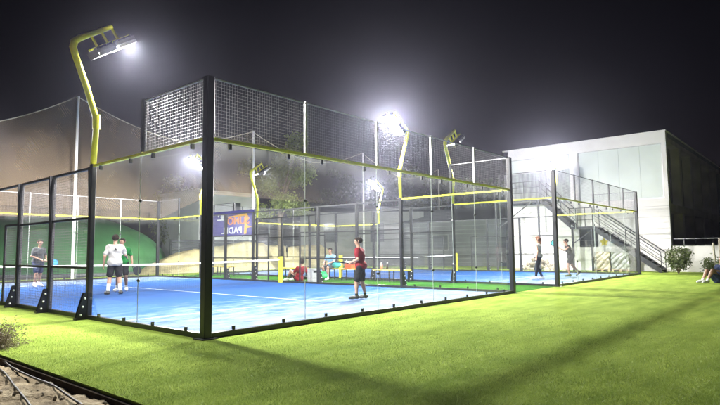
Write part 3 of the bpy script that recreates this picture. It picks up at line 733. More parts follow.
# grey shed block beyond the farther court
sh = thing('grey_shed', 'long grey sided shed with a dark roof beyond the right side of the farther court', 'shed', (31, 20, 0))
m_ = MB()
m_.box(0, 6, -9.2, 30, -0.14, 3.35)
m_.build('wall', MT['siding'], sh)
m_ = MB()
for z in np.arange(0.25, 3.3, 0.3): m_.box(-0.03, -0.001, -9.15, 29.9, z, z+0.03)
m_.build('siding_batten', MT['render_grey'], sh)
MB().extr([(-0.4, -9.4, 3.352), (3.0, -9.4, 4.5), (6.4, -9.4, 3.352)], (0, 39.6, 0)).build('roof', MT['roof'], sh)
for y in (-5.0, 1.5, 8.0, 15.0):
    w = MB().box(-0.05, -0.031, y, y+1.3, 1.2, 2.3).build('window', MT['dark_glass'], sh)
    f_ = MB(); f_.box(-0.07, -0.051, y-0.06, y, 1.14, 2.36); f_.box(-0.07, -0.051, y+1.3, y+1.36, 1.14, 2.36); f_.box(-0.071, -0.052, y, y+1.3, 2.3, 2.36); f_.box(-0.071, -0.052, y, y+1.3, 1.14, 1.2); f_.build('frame', MT['render_grey'], w)
# grey block house behind the far fence, dark openings
gx, gy = C(-0.4, 44.0)
gb = thing('grey_outbuilding', 'grey rendered outbuilding with a dark lean-to roof, right of the leafy tree', 'outbuilding', (gx, gy, 0), -YAW)
MB().box(-4.4, 5.5, 0, 4, -0.14, 4.3).build('wall', MT['render_grey'], gb)
MB().extr([(-5.2, -0.6, 4.75), (6.0, -0.6, 4.35), (6.0, 4.4, 4.35), (-5.2, 4.4, 4.75)], (0, 0, 0.22)).build('roof', MT['roof'], gb)
for x in (-2.5, 1.2): MB().box(x, x+1.1, -0.03, -0.002, 1.9, 3.4).build('window', MT['dark_glass'], gb)

# ------------------------------------------------------------------ mirrored banner on the far end of the farther court
bz0, bz1 = 2.12, 3.52
by = 17.33
bn_ = thing('printed_banner', 'purple banner with orange and white lettering seen from behind, mirrored, hung on the farther cage', 'banner', (COURT2-0.17, by, 2.74), -PI/2)
V, F = grid_mesh(np.linspace(-1.55, 1.50, 30), np.linspace(-0.70, 0.70, 12), lambda a, b: 0.012*np.sin(a*5)*np.cos(b*3))
V = V[:, [0, 2, 1]]
bn_.scale = (1.23, 1, 0.95)
sheet = MB().add(V, F).add(V+[0, 0.012, 0], [f[::-1] for f in F]); sheet.build('sheet', MT['banner'], bn_)
def put(VF, cx, cz, name, m_, y=-0.03):
    V_, F_ = VF; V_ = V_[:, [0, 2, 1]]*np.array([1, 1, 1]); V_ = V_+np.array([cx, y, cz]); MB().add(V_, F_).build(name, m_, bn_)
put(text_mesh('SUMO', 0.56, True), 0.42, 0.10, 'lettering', MT['orange'])
put(text_mesh('PADEL', 0.50, True), -0.02, -0.42, 'lettering', MT['white_print'])
sw = MB(); sw.extr([(-0.35, -0.03, 0.38), (1.05, -0.03, 0.50), (1.05, -0.03, 0.37), (-0.30, -0.03, 0.33)], (0, 0.006, 0)); sw.extr([(0.92, -0.031, 0.40), (1.12, -0.031, 0.38), (1.02, -0.031, -0.15), (1.38, -0.031, -0.25), (1.02, -0.031, -0.31), (1.0, -0.031, -0.62), (0.84, -0.031, -0.62)], (0, 0.006, 0))
sw.build('swoosh', MT['gold'], bn_)
lg = MB(); lg.ell((-0.72, -0.025, 0.40), 0.13, 0.012, 0.14, 12, 6); lg.ell((-1.0, -0.025, 0.44), 0.06, 0.012, 0.06, 10, 6); lg.extr([(-1.1, -0.03, 0.25), (-0.6, -0.03, 0.25), (-0.6, -0.03, 0.19), (-1.1, -0.03, 0.19)], (0, 0.006, 0))
lg.build('emblem', MT['white_print'], bn_)

# ------------------------------------------------------------------ trees and bushes
def leaves(centers, radii, count, size, seed, flat=0.75):
    rg = np.random.default_rng(seed)
    c = np.asarray(centers, float); r = np.asarray(radii, float)
    pr = r**2/np.sum(r**2); idx = rg.choice(len(c), count, p=pr)
    d = rg.normal(size=(count, 3)); d /= np.linalg.norm(d, axis=1)[:, None]
    rad = r[idx]*rg.uniform(0.15, 1.0, count)**0.45*(1+0.18*rg.normal(size=count))
    p = c[idx]+d*rad[:, None]*np.array([1, 1, flat])
    a = rg.normal(size=(count, 3)); a /= np.linalg.norm(a, axis=1)[:, None]
    b = np.cross(a, rg.normal(size=(count, 3))); b /= np.linalg.norm(b, axis=1)[:, None]
    s = size*rg.uniform(0.6, 1.4, count)[:, None]
    V = np.empty((count, 4, 3)); V[:, 0] = p-a*s; V[:, 1] = p+b*s*0.45; V[:, 2] = p+a*s; V[:, 3] = p-b*s*0.45
    return V.reshape(-1, 3), np.arange(count*4).reshape(-1, 4)
def tree(name, label, x, y, h_, cr, nl, m_, seed, group=None, size=0.12, base=0.32):
    rg = np.random.default_rng(seed)
    t = thing(name, label, 'tree', (x, y, -0.14), rg.uniform(0, 6), group)
    tr = MB(); top = np.array([rg.uniform(-.3, .3), rg.uniform(-.3, .3), h_*0.72])
    tr.tube([(0, 0, 0), top*np.array([.4, .4, .35]), top*np.array([.8, .8, .7]), top], [h_*0.03, h_*0.023, h_*0.015, h_*0.006], 8)
    cen = []; rad = []
    for k in range(9):
        a = k*2.4+rg.uniform(-.3, .3); q = base+0.6*rg.uniform(0, 1); e = np.array([math.cos(a)*cr*0.62, math.sin(a)*cr*0.62, h_*(q+0.05)])*np.array([1-0.5*max(0, q-.6), 1-0.5*max(0, q-.6), 1])
        s0 = top*np.array([.6, .6, 1])*(0.35+0.5*q)
        tr.tube([s0, (s0+e)/2+[0, 0, 0.15], e], [h_*0.012, h_*0.008, h_*0.003], 6)
        for w_ in range(4): cen.append(e+rg.normal(size=3)*cr*0.26); rad.append(cr*rg.uniform(0.2, 0.42))
    for w_ in range(5): cen.append(np.array([rg.normal()*cr*.25, rg.normal()*cr*.25, h_*rg.uniform(.7, .95)])); rad.append(cr*rg.uniform(.22, .4))
    tr.build('trunk', MT['bark'], t, smooth=True)
    V, F = leaves(cen, rad, nl, size, seed)
    MB().add(V, F).build('crown', m_, t)
    return t
def cx(X, Y): return C(X, Y)
tx, ty = C(-5.5, 38.5); tree('leafy_tree', 'pale green leafy tree lit up beside the white house, behind the courts', tx, ty, 8.6, 2.1, 15000, MT['leaf_light'], 3, None, 0.10, 0.42)
tx, ty = C(-14.0, 44); tree('leafy_tree', 'dim green tree behind the net, left of the white house', tx, ty, 6.6, 2.3, 7000, MT['leaf_light'], 8, None, 0.11, 0.22)
for k, (X, Y, h_, cr, lab) in enumerate([(-1.4, 50, 8.3, 3.0, 'dark tree over the grey outbuilding, nearest the leafy tree'), (3.0, 52, 9.0, 3.2, 'dark tree beyond the courts, behind the brightest lamp'), (7.2, 53, 8.6, 3.2, 'dark tree beyond the courts, between the two lamps at centre'), (11.4, 54, 8.4, 3.0, 'dark tree beyond the grey shed, left of the white building')]):
    tx, ty = C(X, Y); tree('dark_tree', lab, tx, ty, h_, cr, 8000, MT['leaf_dark'], 20+k, 'dark trees beyond the courts', 0.16, 0.2)
def bush(label, x, y, h_, w_, seed, m_, nl=2600, size=0.05):
    rg = np.random.default_rng(seed); t = thing('bush', label, 'bush', (x, y, 0), rg.uniform(0, 6))
    st_ = MB(); cen = []; rad = []
    for k in range(14):
        a = k*2.4; e = np.array([math.cos(a)*w_*rg.uniform(.2, .5), math.sin(a)*w_*rg.uniform(.2, .5), h_*rg.uniform(.45, .98)])
        st_.tube([(0, 0, 0), e*np.array([.4, .4, .5]), e], [0.02, 0.013, 0.005], 5); cen.append(e*0.9); rad.append(w_*rg.uniform(.14, .24)); cen.append(e*0.55); rad.append(w_*.18)
    st_.build('stem', MT['bark'], t); V, F = leaves(cen, rad, nl, size, seed, 1.1); V[:, 2] = np.maximum(V[:, 2], 0.01); MB().add(V, F).build('foliage', m_, t)
    return t
bush('round olive green bush at the foot of the staircase', 24.9, -1.30, 1.25, 1.1, 41, MT['leaf_bush'])
bush('low olive green bush against the white boundary wall, by the stakes', 25.6, -2.75, 0.62, 1.5, 42, MT['leaf_bush'], 2000)
def ground_at(X, Y): return C(X, Y)
for (p0, p1, lab) in (((713.0, 242.7), (716.5, 274), 'pale wooden stake beside the low bush, left one'), ((719.3, 238.0), (721, 276), 'pale wooden stake at the right edge, taller one')):
    def ray(px, py, Dm):
        a0 = px-360; b0 = -(py-202.5); a = a0*math.cos(ROLL)+b0*math.sin(ROLL); b2 = -a0*math.sin(ROLL)+b0*math.cos(ROLL)
        d = r0 = rt*(a/549.03)+(fl*math.cos(PITCH)+Vector((0, 0, math.sin(PITCH))))+(-fl*math.sin(PITCH)+Vector((0, 0, math.cos(PITCH))))*(b2/549.03)
        return CAM_POS+d*Dm
    a = ray(*p0, 25.2); b2 = ray(*p1, 25.2); b2.z = -0.05
    tag(MB().tube([tuple(b2), tuple(a)], 0.045, 7).build('wooden_stake', MT['stake'], None, tuple(b2)), lab, 'stake')

# ------------------------------------------------------------------ benches and things in the strip between the courts
def build_bench(label):
    t = thing('bench', label, 'bench', (0, 0, 0), 0, 'yellow topped benches between the courts')
    for x in (-0.13, 0.0, 0.13): MB().box(x-0.058, x+0.058, -0.82, 0.82, 0.45, 0.485).build('seat_slat', MT['yellow_wood'], t)
    for x in (-0.15, 0.15):
        for y in (-0.7, 0.0, 0.7): MB().box(x-0.02, x+0.02, y-0.02, y+0.02, 0.006, 0.425).build('leg', MT['black'], t)
    for y in (-0.7, 0.0, 0.7): MB().box(-0.17, 0.17, y-0.022, y+0.022, 0.426, 0.449).build('rail', MT['black'], t)
    return t
MT['yellow_wood'] = mat('yellow_painted_wood', (0.66, 0.50, 0.06), 0.6, 0.15, 5)
bench = build_bench('yellow topped bench right of the player in red')
for k, (x, y, lab) in enumerate([(12.55, 6.25, 'yellow topped bench right of the player in red'), (12.55, 8.75, 'yellow topped bench left of the player in red, carrying bags'), (12.55, 11.9, 'yellow topped bench behind the nearer net post'), (12.55, 17.3, 'yellow topped bench at the far end, below the banner')]):
    o = bench if k == 0 else copy_tree(bench); o.location = (x, y, 0); o['label'] = lab
b0z = 0.486
t = thing('cool_box', 'orange red cool box standing on the bench left of the player in red', 'cool box', (12.55, 8.42, b0z))
MB().post(0, 0, 0.28, 0.40, 0, 0.24, ch=0.03).build('body', MT['red_plastic'], t); MB().post(0, 0, 0.30, 0.42, 0.242, 0.30, ch=0.03).build('lid', MT['white_band'], t)
MB().tube([(0, -0.19, 0.2), (0.0, -0.19, 0.40), (0, 0.19, 0.40), (0, 0.19, 0.2)], 0.012, 6).build('handle', MT['white_band'], t)
def bag(name, label, x, y, z, sx, sy, sz, m_, cat='bag'):
    t = thing(name, label, cat, (x, y, z))
    g = MB(); g.ell((0, 0, sz*0.5), sx, sy, sz*0.52, 18, 12)
    V = g.v[0]; V[:] += 0.012*np.stack([np.sin(V[:, 1]*30), np.cos(V[:, 2]*27), np.sin(V[:, 0]*25)], 1); V[:, 2] = np.maximum(V[:, 2], 0.0)
    g.build('body', m_, t, smooth=True)
    MB().tube([(0, -sy*0.5, sz*0.9), (0, -sy*0.25, sz*1.22), (0, sy*0.25, sz*1.22), (0, sy*0.5, sz*0.9)], 0.011, 6).build('handle', MT['black_cloth'], t)
    MB().tube([(-sx*0.55, -sy*0.6, sz*0.86), (-sx*0.4, 0, sz*0.98), (-sx*0.55, sy*0.6, sz*0.86)], 0.007, 5).build('zip', MT['black_cloth'], t)
    return t
bag('sports_bag', 'teal sports bag on the bench left of the player in red', 12.55, 9.2, b0z, 0.15, 0.22, 0.28, MT['teal_bag'])
bag('sports_bag', 'bright green sports bag on the ground by the grey bin', 12.0, 9.55, 0.006, 0.2, 0.32, 0.36, MT['green_bag'])
for (y, m_, lab) in ((6.75, 'pink', 'pinkish bottle on the bench right of the player in red'), (6.45, 'black', 'dark bottle on the bench right of the player in red')):
    t = thing('bottle', lab, 'bottle', (12.55, y, b0z)); MB().tube([(0, 0, 0), (0, 0, 0.17), (0, 0, 0.205), (0, 0, 0.23)], [0.05, 0.05, 0.03, 0.022], 12).build('body', MT[m_], t, smooth=True); MB().tube([(0, 0, 0.231), (0, 0, 0.262)], 0.026, 10).build('cap', MT['white_band'], t)
t = thing('litter_bin', 'grey square litter bin outside the mesh wall of the nearer court', 'litter bin', (10.5, 8.55, 0.006))
MB().post(0, 0, 0.3, 0.3, 0, 0.50, ch=0.02).build('body', MT['bin_grey'], t); MB().post(0, 0, 0.33, 0.33, 0.502, 0.55, ch=0.03).build('lid', MT['bin_grey'], t); MB().box(-0.10, 0.10, -0.167, -0.152, 0.40, 0.47).build('slot', MT['black'], t)

# ------------------------------------------------------------------ hoses, dry shrub, pebbles, grass
def hose(label, pts):
    P = []
    pts = [np.array(p, float) for p in pts]
    for i in range(len(pts)-1):
        p0, p1, p2, p3 = pts[max(i-1, 0)], pts[i], pts[i+1], pts[min(i+2, len(pts)-1)]
        for t in np.linspace(0, 1, 8, endpoint=False): P.append(0.5*((2*p1)+(-p0+p2)*t+(2*p0-5*p1+4*p2-p3)*t*t+(-p0+3*p1-3*p2+p3)*t**3))
    P.append(pts[-1])
    Q = [(p[0], p[1], -0.045+0.03*float(vnoise(np.array(p[0]), np.array(p[1]), 0.55, 1))*0.4) for p in P]
    tag(MB().tube(Q, 0.011, 8).build('irrigation_hose', MT['hose'], None, Q[0], True), label, 'hose', 'black hoses on the soil')
def gp(px, py, z=-0.06):
    a0 = px-360; b0 = -(py-202.5); a = a0*math.cos(ROLL)+b0*math.sin(ROLL); b2 = -a0*math.sin(ROLL)+b0*math.cos(ROLL)
    d = rt*(a/549.03)+fl*(math.cos(PITCH)-b2/549.03*math.sin(PITCH))+Vector((0, 0, math.sin(PITCH)+b2/549.03*math.cos(PITCH)))
    t = (z-CAM_POS.z)/d.z; return tuple(CAM_POS+d*t)
hose('black irrigation hose nearer the lawn edge, running across the soil', [gp(*q) for q in ((-30, 345), (0, 360), (14, 370), (34, 380), (52, 388), (66, 397), (80, 406), (110, 425))])
hose('black irrigation hose farther from the lawn, at bottom left', [gp(*q) for q in ((-30, 352), (-4, 368), (6, 376), (14, 388), (22, 398), (30, 408), (50, 440))])
sx, sy = gp(2, 352)[:2]
t = thing('dry_shrub', 'dry greyish brown twiggy shrub at the left edge of the lawn', 'shrub', (sx-0.12, sy+0.05, -0.08))
rg = np.random.default_rng(5); m_ = MB(); tips = []
for k in range(170):
    a = rg.uniform(0, 2*PI); el = rg.uniform(0.25, 1.35); Ln = rg.uniform(0.2, 0.44)
    d = np.array([math.cos(a)*math.cos(el), math.sin(a)*math.cos(el), math.sin(el)]); q = d*Ln*0.55+rg.normal(size=3)*0.03; e = d*Ln+rg.normal(size=3)*0.05
    m_.tube([(0, 0, 0), q, e], [0.005, 0.0035, 0.0015], 4, cap=False); tips += [q*0.8, q, (q+e)/2, e, e]
    for w_ in range(3): e2 = (q+e)/2+rg.normal(size=3)*0.06; m_.tube([q, e2], [0.0025, 0.001], 3, cap=False); tips.append(e2)
m_.build('twig', MT['twig'], t)
V, F = leaves(np.array(tips), np.full(len(tips), 0.045), 9000, 0.012, 6, 1.0); V[:, 2] = np.maximum(V[:, 2], 0.02)
MB().add(V, F).build('foliage', MT['twig'], t)
m_ = MB()
for k in range(420):
    x = RNG.uniform(-5.2, TURF_EDGE-0.08); y = RNG.uniform(-4.5, 2.5); r = abs(RNG.normal(0.012, 0.012))+0.005
    m_.ell((x, y, float(soil_z(np.array(x), np.array(y)))+r*0.3), r, r*.8, r*.6, 6, 4, 0, np.linalg.qr(RNG.normal(size=(3, 3)))[0])
m_.build('pebbles', MT['stone'])['kind'] = 'stuff'
# short blades of the artificial turf near the camera
def blades(n_, seed):
    rg = np.random.default_rng(seed)
    X = rg.uniform(TURF_EDGE, 11.0, n_); Y = rg.uniform(-9.0, 4.0, n_)
    ok = ~((X > -0.3) & (Y > -0.2)); d = np.hypot(X-CAM_POS.x, Y-CAM_POS.y); ok &= rg.uniform(0, 1, n_) < np.clip(1.5-d/8.0, 0.0, 1)
    f_ = (X-CAM_POS.x)*fl.x+(Y-CAM_POS.y)*fl.y; s_ = (X-CAM_POS.x)*rt.x+(Y-CAM_POS.y)*rt.y; ok &= (f_ > 3.5) & (np.abs(s_) < f_*0.75)
    X, Y = X[ok], Y[ok]; k = len(X); a = rg.uniform(0, 2*PI, k); h_ = rg.uniform(0.010, 0.024, k); w_ = rg.uniform(0.0016, 0.003, k); ln = rg.normal(0, 0.010, (k, 2))
    V = np.empty((k, 3, 3)); V[:, 0] = np.stack([X-np.cos(a)*w_, Y-np.sin(a)*w_, np.zeros(k)], 1); V[:, 1] = np.stack([X+np.cos(a)*w_, Y+np.sin(a)*w_, np.zeros(k)], 1); V[:, 2] = np.stack([X+ln[:, 0], Y+ln[:, 1], h_], 1)
    return V.reshape(-1, 3), np.arange(3*k).reshape(-1, 3)
V, F = blades(900000, 9)
m_ = MB().add(V, F).build('turf_blades', leaf_mat('turf_blade', (0.205, 0.30, 0.05), (0.355, 0.465, 0.10)))
tag(m_, 'short green blades of the artificial lawn', 'grass', kind='stuff')
# ------------------------------------------------------------------ people: signed-distance bodies meshed as one surface
def field(prims, cell, clips=(), fold=0.0, fs=38.0, seed=0.0, sub=()):
    A = np.array([p[0] for p in prims]); B = np.array([p[1] for p in prims]); Rm = max(max(p[2], p[3]) for p in prims)
    lo = np.minimum(A.min(0), B.min(0))-Rm-4*cell-0.02; hi = np.maximum(A.max(0), B.max(0))+Rm+4*cell+0.02
    n_ = np.ceil((hi-lo)/cell).astype(int)+1
    ax = [lo[i]+cell*np.arange(n_[i]) for i in range(3)]
    D = np.full(n_, 0.3)
    for a, b, ra, rb, k in prims:
        a = np.asarray(a, float); b = np.asarray(b, float); mr = max(ra, rb)+k+3*cell
        s = [slice(max(0, int((min(a[i], b[i])-mr-lo[i])/cell)), min(n_[i], int((max(a[i], b[i])+mr-lo[i])/cell)+2)) for i in range(3)]
        X, Y, Z = np.meshgrid(ax[0][s[0]], ax[1][s[1]], ax[2][s[2]], indexing='ij')
        ab = b-a; L2 = ab@ab+1e-12
        t = np.clip(((X-a[0])*ab[0]+(Y-a[1])*ab[1]+(Z-a[2])*ab[2])/L2, 0, 1)
        d = np.sqrt((X-a[0]-t*ab[0])**2+(Y-a[1]-t*ab[1])**2+(Z-a[2]-t*ab[2])**2)-(ra+(rb-ra)*t)
        o = D[s[0], s[1], s[2]]; h_ = np.clip(0.5+0.5*(o-d)/k, 0, 1); D[s[0], s[1], s[2]] = o*(1-h_)+d*h_-k*h_*(1-h_)
    X, Y, Z = np.meshgrid(*ax, indexing='ij')
    if fold:
        D = D+fold*(np.sin(fs*Z+9*X+seed)*np.sin(17*X-11*Y+seed*2)+0.6*np.sin(fs*0.6*(X+Y)+21*Z+seed))
    for (pn, nn) in clips:
        pn = np.asarray(pn, float); nn = np.asarray(nn, float); nn = nn/np.linalg.norm(nn)
        D = np.maximum(D, (X-pn[0])*nn[0]+(Y-pn[1])*nn[1]+(Z-pn[2])*nn[2])
    return D, lo
def nets(D, lo, cell):
    S = D < 0; n0, n1, n2 = D.shape
    c = np.zeros((n0-1, n1-1, n2-1, 3)); w = np.zeros((n0-1, n1-1, n2-1))
    off = [(0, 0, 0), (1, 0, 0), (0, 1, 0), (1, 1, 0), (0, 0, 1), (1, 0, 1), (0, 1, 1), (1, 1, 1)]
    g = lambda o, A: A[o[0]:n0-1+o[0], o[1]:n1-1+o[1], o[2]:n2-1+o[2]]
    for i in range(8):
        for a in range(3):
            o = off[i]
            if o[a]: continue
            q = list(o); q[a] = 1; q = tuple(q)
            sa, sb = g(o, S), g(q, S); m_ = sa != sb
            da, db = g(o, D), g(q, D)
            with np.errstate(divide='ignore', invalid='ignore'): t = np.where(m_, da/(da-db), 0)
            pt = np.zeros(c.shape); pt[..., 0] = o[0]; pt[..., 1] = o[1]; pt[..., 2] = o[2]; pt[..., a] = t
            c += pt*m_[..., None]; w += m_
    act = w > 0; idx = -np.ones(act.shape, int); I = np.argwhere(act); idx[act] = np.arange(len(I))
    V = lo+cell*(I+c[act]/w[act][:, None])
    F = []
    for a in range(3):
        b, d = (a+1) % 3, (a+2) % 3
        sl0 = [slice(1, -1)]*3; sl0[a] = slice(0, -1); sl1 = [slice(1, -1)]*3; sl1[a] = slice(1, None)
        s0 = S[tuple(sl0)]; s1 = S[tuple(sl1)]
        for flip, m_ in ((0, s0 & ~s1), (1, ~s0 & s1)):
            E = np.argwhere(m_)
            if not len(E): continue
            E[:, b] += 1; E[:, d] += 1
            def cell_i(db, dd):
                q = E.copy(); q[:, b] -= db; q[:, d] -= dd; return idx[q[:, 0], q[:, 1], q[:, 2]]
            Q = np.stack([cell_i(1, 1), cell_i(0, 1), cell_i(0, 0), cell_i(1, 0)], 1)
            F.append(Q[:, ::-1] if flip else Q)
    return V, np.vstack(F)
def sdf_mesh(name, prims, cell, m_, parent, **kw):
    D, lo = field(prims, cell, **kw); V, F = nets(D, lo, cell)
    return MB().add(V, F).build(name, m_, parent, smooth=True)
v3 = lambda *a: np.array(a, float)
def unit(v): return v/(np.linalg.norm(v)+1e-9)
def hand(prims, wrist, d, n_, side, grip):
    """d: forearm direction, n_: palm normal, side: towards the thumb"""
    d = unit(d); s = unit(side-d*(side@d)); n_ = unit(np.cross(s, d))*(1 if np.cross(s, d)@n_ >= 0 else -1)
    k = 0.012; P0 = wrist+d*0.015; PE = wrist+d*0.085
    for o in (-0.027, -0.009, 0.009, 0.027): prims.append((P0+s*o*0.7, PE+s*o, 0.016, 0.0135, k))
    c1, c2 = (0.9, 1.9) if grip else (0.35, 0.75)
    for o, Lf in ((0.031, .068), (0.0105, .078), (-0.0105, .072), (-0.031, .056)):
        b = PE+s*o; q = b+Lf*0.52*(d*math.cos(c1)+n_*math.sin(c1))+s*o*0.08; e = q+Lf*0.5*(d*math.cos(c2)+n_*math.sin(c2))
        prims.append((b, q, 0.0098, 0.0088, 0.004)); prims.append((q, e, 0.0088, 0.0078, 0.004))
    b = wrist+d*0.03+s*0.03; q = b+s*0.028+d*0.028+n_*(0.018 if grip else 0.008); e = q+d*0.026+n_*(0.026 if grip else 0.012)+s*(-0.008 if grip else 0.006)
    prims.append((b, q, 0.0125, 0.011, 0.008)); prims.append((q, e, 0.0105, 0.009, 0.004))
    return PE+n_*0.03, s, d
def person(label, loc, heading, J, wear, height=1.75, group=None, grip=(0, 0), female=False):
    """J: joints in a local frame, +Y forward, +X to the figure's right, metres for a 1.75 m figure. Keys: pel, neck, head_dir, (elb, wri, kne, ank, toe) each as (right, left)"""
    t = thing('person', label, 'person', loc, math.atan2(-heading[0], heading[1]), group); sc = height/1.75; t.scale = (sc, sc, sc)
    pel = v3(*J['pel']); nk = v3(*J['neck']); spine = unit(nk-pel); rx = v3(*J.get('shx', (1, 0, 0))); rx = unit(rx-spine*(rx@spine)); fwd = np.cross(spine, rx); 
    hx_ = v3(*J.get('hipx', (1, 0, 0))); Ls = np.linalg.norm(nk-pel)
    sw = 0.165 if female else 0.185
    sh_ = [nk-spine*0.055+rx*sw, nk-spine*0.055-rx*sw]; hp = [pel+hx_*0.092-v3(0, 0, 0.02), pel-hx_*0.092-v3(0, 0, 0.02)]
    elb = [v3(*q) for q in J['elb']]; wri = [v3(*q) for q in J['wri']]; kne = [v3(*q) for q in J['kne']]; ank = [v3(*q) for q in J['ank']]; toe = [v3(*q) for q in J['toe']]
    wa = pel+spine*Ls*0.38; ch = pel+spine*Ls*0.70
    f_ = 0.9 if female else 1.0
    torso = [(hp[0], hp[1], 0.105, 0.105, 0.05), (pel+hx_*0.05+fwd*-0.03, pel-hx_*0.05-fwd*0.03, 0.11, 0.11, 0.05), (wa+rx*0.055*f_, wa-rx*0.055*f_, 0.098*f_, 0.098*f_, 0.06),
             (ch+rx*0.085*f_, ch-rx*0.085*f_, 0.108*f_, 0.108*f_, 0.06), (pel, ch, 0.10, 0.10*f_, 0.05), (sh_[0]-spine*0.05-rx*0.05, sh_[1]-spine*0.05+rx*0.05, 0.085*f_, 0.085*f_, 0.05), (sh_[0]-rx*0.02, sh_[1]+rx*0.02, 0.055, 0.055, 0.04)]
    if female: torso += [(ch+rx*0.06+fwd*0.07, ch+rx*0.06+fwd*0.085, 0.06, 0.055, 0.04), (ch-rx*0.06+fwd*0.07, ch-rx*0.06+fwd*0.085, 0.06, 0.055, 0.04)]
    hd = unit(v3(*J.get('head_up', tuple(spine)))); hf = v3(*J.get('look', tuple(fwd))); hf = unit(hf-hd*(hf@hd)); hr = np.cross(hf, hd)
    hc = nk+hd*0.185
    head = [(nk-spine*0.06, nk+hd*0.10+hf*0.012, 0.058, 0.053, 0.03), (hc+hd*0.02+hf*0.018, hc+hd*0.025-hf*0.032, 0.082, 0.084, 0.03), (hc-hd*0.055+hf*0.04, hc-hd*0.085+hf*0.052, 0.055, 0.034, 0.03),
            (hc-hd*0.022+hf*0.098, hc+hd*0.012+hf*0.088, 0.014, 0.009, 0.012), (hc+hd*0.025+hf*0.083+hr*0.03, hc+hd*0.025+hf*0.083-hr*0.03, 0.013, 0.013, 0.012),
            (hc+hr*0.083-hd*0.012-hf*0.008, hc+hr*0.088+hd*0.018-hf*0.014, 0.014, 0.017, 0.008), (hc-hr*0.083-hd*0.012-hf*0.008, hc-hr*0.088+hd*0.018-hf*0.014, 0.014, 0.017, 0.008)]
    P = list(torso)+head; legs = []; arms = []
    up_arm = []; lo_arm = []
    for i in (0, 1):
        up_arm.append((sh_[i], elb[i], 0.052*f_, 0.040*f_, 0.03)); lo_arm.append((elb[i], wri[i], 0.041*f_, 0.027*f_, 0.02))
        P += [up_arm[-1], lo_arm[-1]]
        kd = unit(ank[i]-kne[i])
        P += [(hp[i], kne[i], 0.088, 0.056, 0.03), (kne[i], kne[i]+(ank[i]-kne[i])*0.35, 0.054, 0.057, 0.03), (kne[i]+(ank[i]-kne[i])*0.3, ank[i], 0.056, 0.036, 0.02)]
        ft = unit(toe[i]-ank[i]); P += [(ank[i]-v3(0, 0, 0.02)-ft*0.03, toe[i]-ft*0.05, 0.036, 0.03, 0.02), (toe[i]-ft*0.09, toe[i]-ft*0.02, 0.034, 0.022, 0.02)]
    grips = []
    for i in (0, 1):
        d = unit(wri[i]-elb[i]); pn = J.get('palm', [(-1, 0, 0), (1, 0, 0)])[i]; th_ = J.get('thumb', [(0, 1, 0), (0, 1, 0)])[i]
        grips.append(hand(P, wri[i], d, v3(*pn), v3(*th_), grip[i]))
    sdf_mesh('body', P, 0.0085, MT[wear.get('skin', 'skin')], t)
    # shirt
    def mid(a, b, q): return a+(b-a)*q
    if wear.get('shirt'):
        g = 0.020
        sp = [(a, b, ra+g, rb+g, k) for a, b, ra, rb, k in torso]; hem = wear.get('hem', -0.06)
        sp[0] = (hp[0]*0.9+hp[1]*0.1+v3(0, 0, 0.03), hp[1]*0.9+hp[0]*0.1+v3(0, 0, 0.03), 0.13, 0.13, 0.05)
        sp += [(pel+hx_*0.055-fwd*0.024+v3(0, 0, 0.01), pel-hx_*0.055-fwd*0.024+v3(0, 0, 0.01), 0.134, 0.134, 0.05), (pel+hx_*0.05+fwd*0.01, pel-hx_*0.05+fwd*0.01, 0.134, 0.134, 0.05)]
        ql = wear.get('sleeve', 0.62)
        if ql > 0:
            for i in (0, 1): sp.append((sh_[i], mid(sh_[i], elb[i], ql), 0.065, 0.063 if ql < 1 else 0.06, 0.03))
            if ql >= 1:
                for i in (0, 1): sp.append((elb[i], mid(elb[i], wri[i], 0.92), 0.056, 0.042, 0.03))
        sdf_mesh('shirt', sp, 0.011, MT[wear['shirt']], t, clips=[(pel+spine*hem, -spine), (nk+spine*0.012, spine*1.0+fwd*0.25)], fold=0.008, fs=30.0, seed=loc[0])
    if wear.get('shorts'):
        q = wear.get('leg', 0.75); g = wear.get('loose', 0.030)
        sp = [(hp[0], hp[1], 0.114, 0.114, 0.05), (pel+hx_*0.05-fwd*0.025, pel-hx_*0.05-fwd*0.025, 0.117, 0.117, 0.05)]
        for i in (0, 1):
            kq = mid(hp[i], kne[i], min(q, 1.0)); sp.append((hp[i], kq, 0.10+g*0.4, (0.088-0.032*min(q, 1))+g, 0.03))
            if q > 1: sp += [(kne[i], kne[i]+(ank[i]-kne[i])*0.35, 0.054+g, 0.057+g, 0.03), (kne[i]+(ank[i]-kne[i])*0.3, mid(kne[i], ank[i], 0.93), 0.056+g, 0.04+g, 0.02)]
        sdf_mesh('leggings' if q > 1 else 'shorts', sp, 0.011, MT[wear['shorts']], t, clips=[(pel+spine*0.10, spine)], fold=0.005 if q <= 1 else 0.0012, seed=loc[1])
    for i in (0, 1):
        ft = unit(toe[i]-ank[i]); s0 = ank[i]-v3(0, 0, 0.028)
        if wear.get('sock'): sdf_mesh('sock', [(mid(kne[i], ank[i], wear.get('sock_h', 0.62)), ank[i], 0.054 if wear.get('sock_h', .62) < .7 else 0.046, 0.043, 0.02)], 0.011, MT[wear['sock']], t)
        sdf_mesh('shoe', [(s0-ft*0.045, toe[i]-ft*0.05, 0.048, 0.042, 0.02), (toe[i]-ft*0.10, toe[i], 0.044, 0.032, 0.02), (ank[i]-v3(0, 0, 0.02), ank[i]+(kne[i]-ank[i])*0.05, 0.048, 0.047, 0.02)], 0.010, MT[wear['shoe']], t)
    # hair: cap with the face cut away
    hp_ = [(hc+hd*0.03+hf*0.008, hc+hd*0.03-hf*0.038, 0.092, 0.096, 0.03), (hc+hd*0.05+hf*0.05, hc+hd*0.06-hf*0.02, 0.055, 0.06, 0.03)]
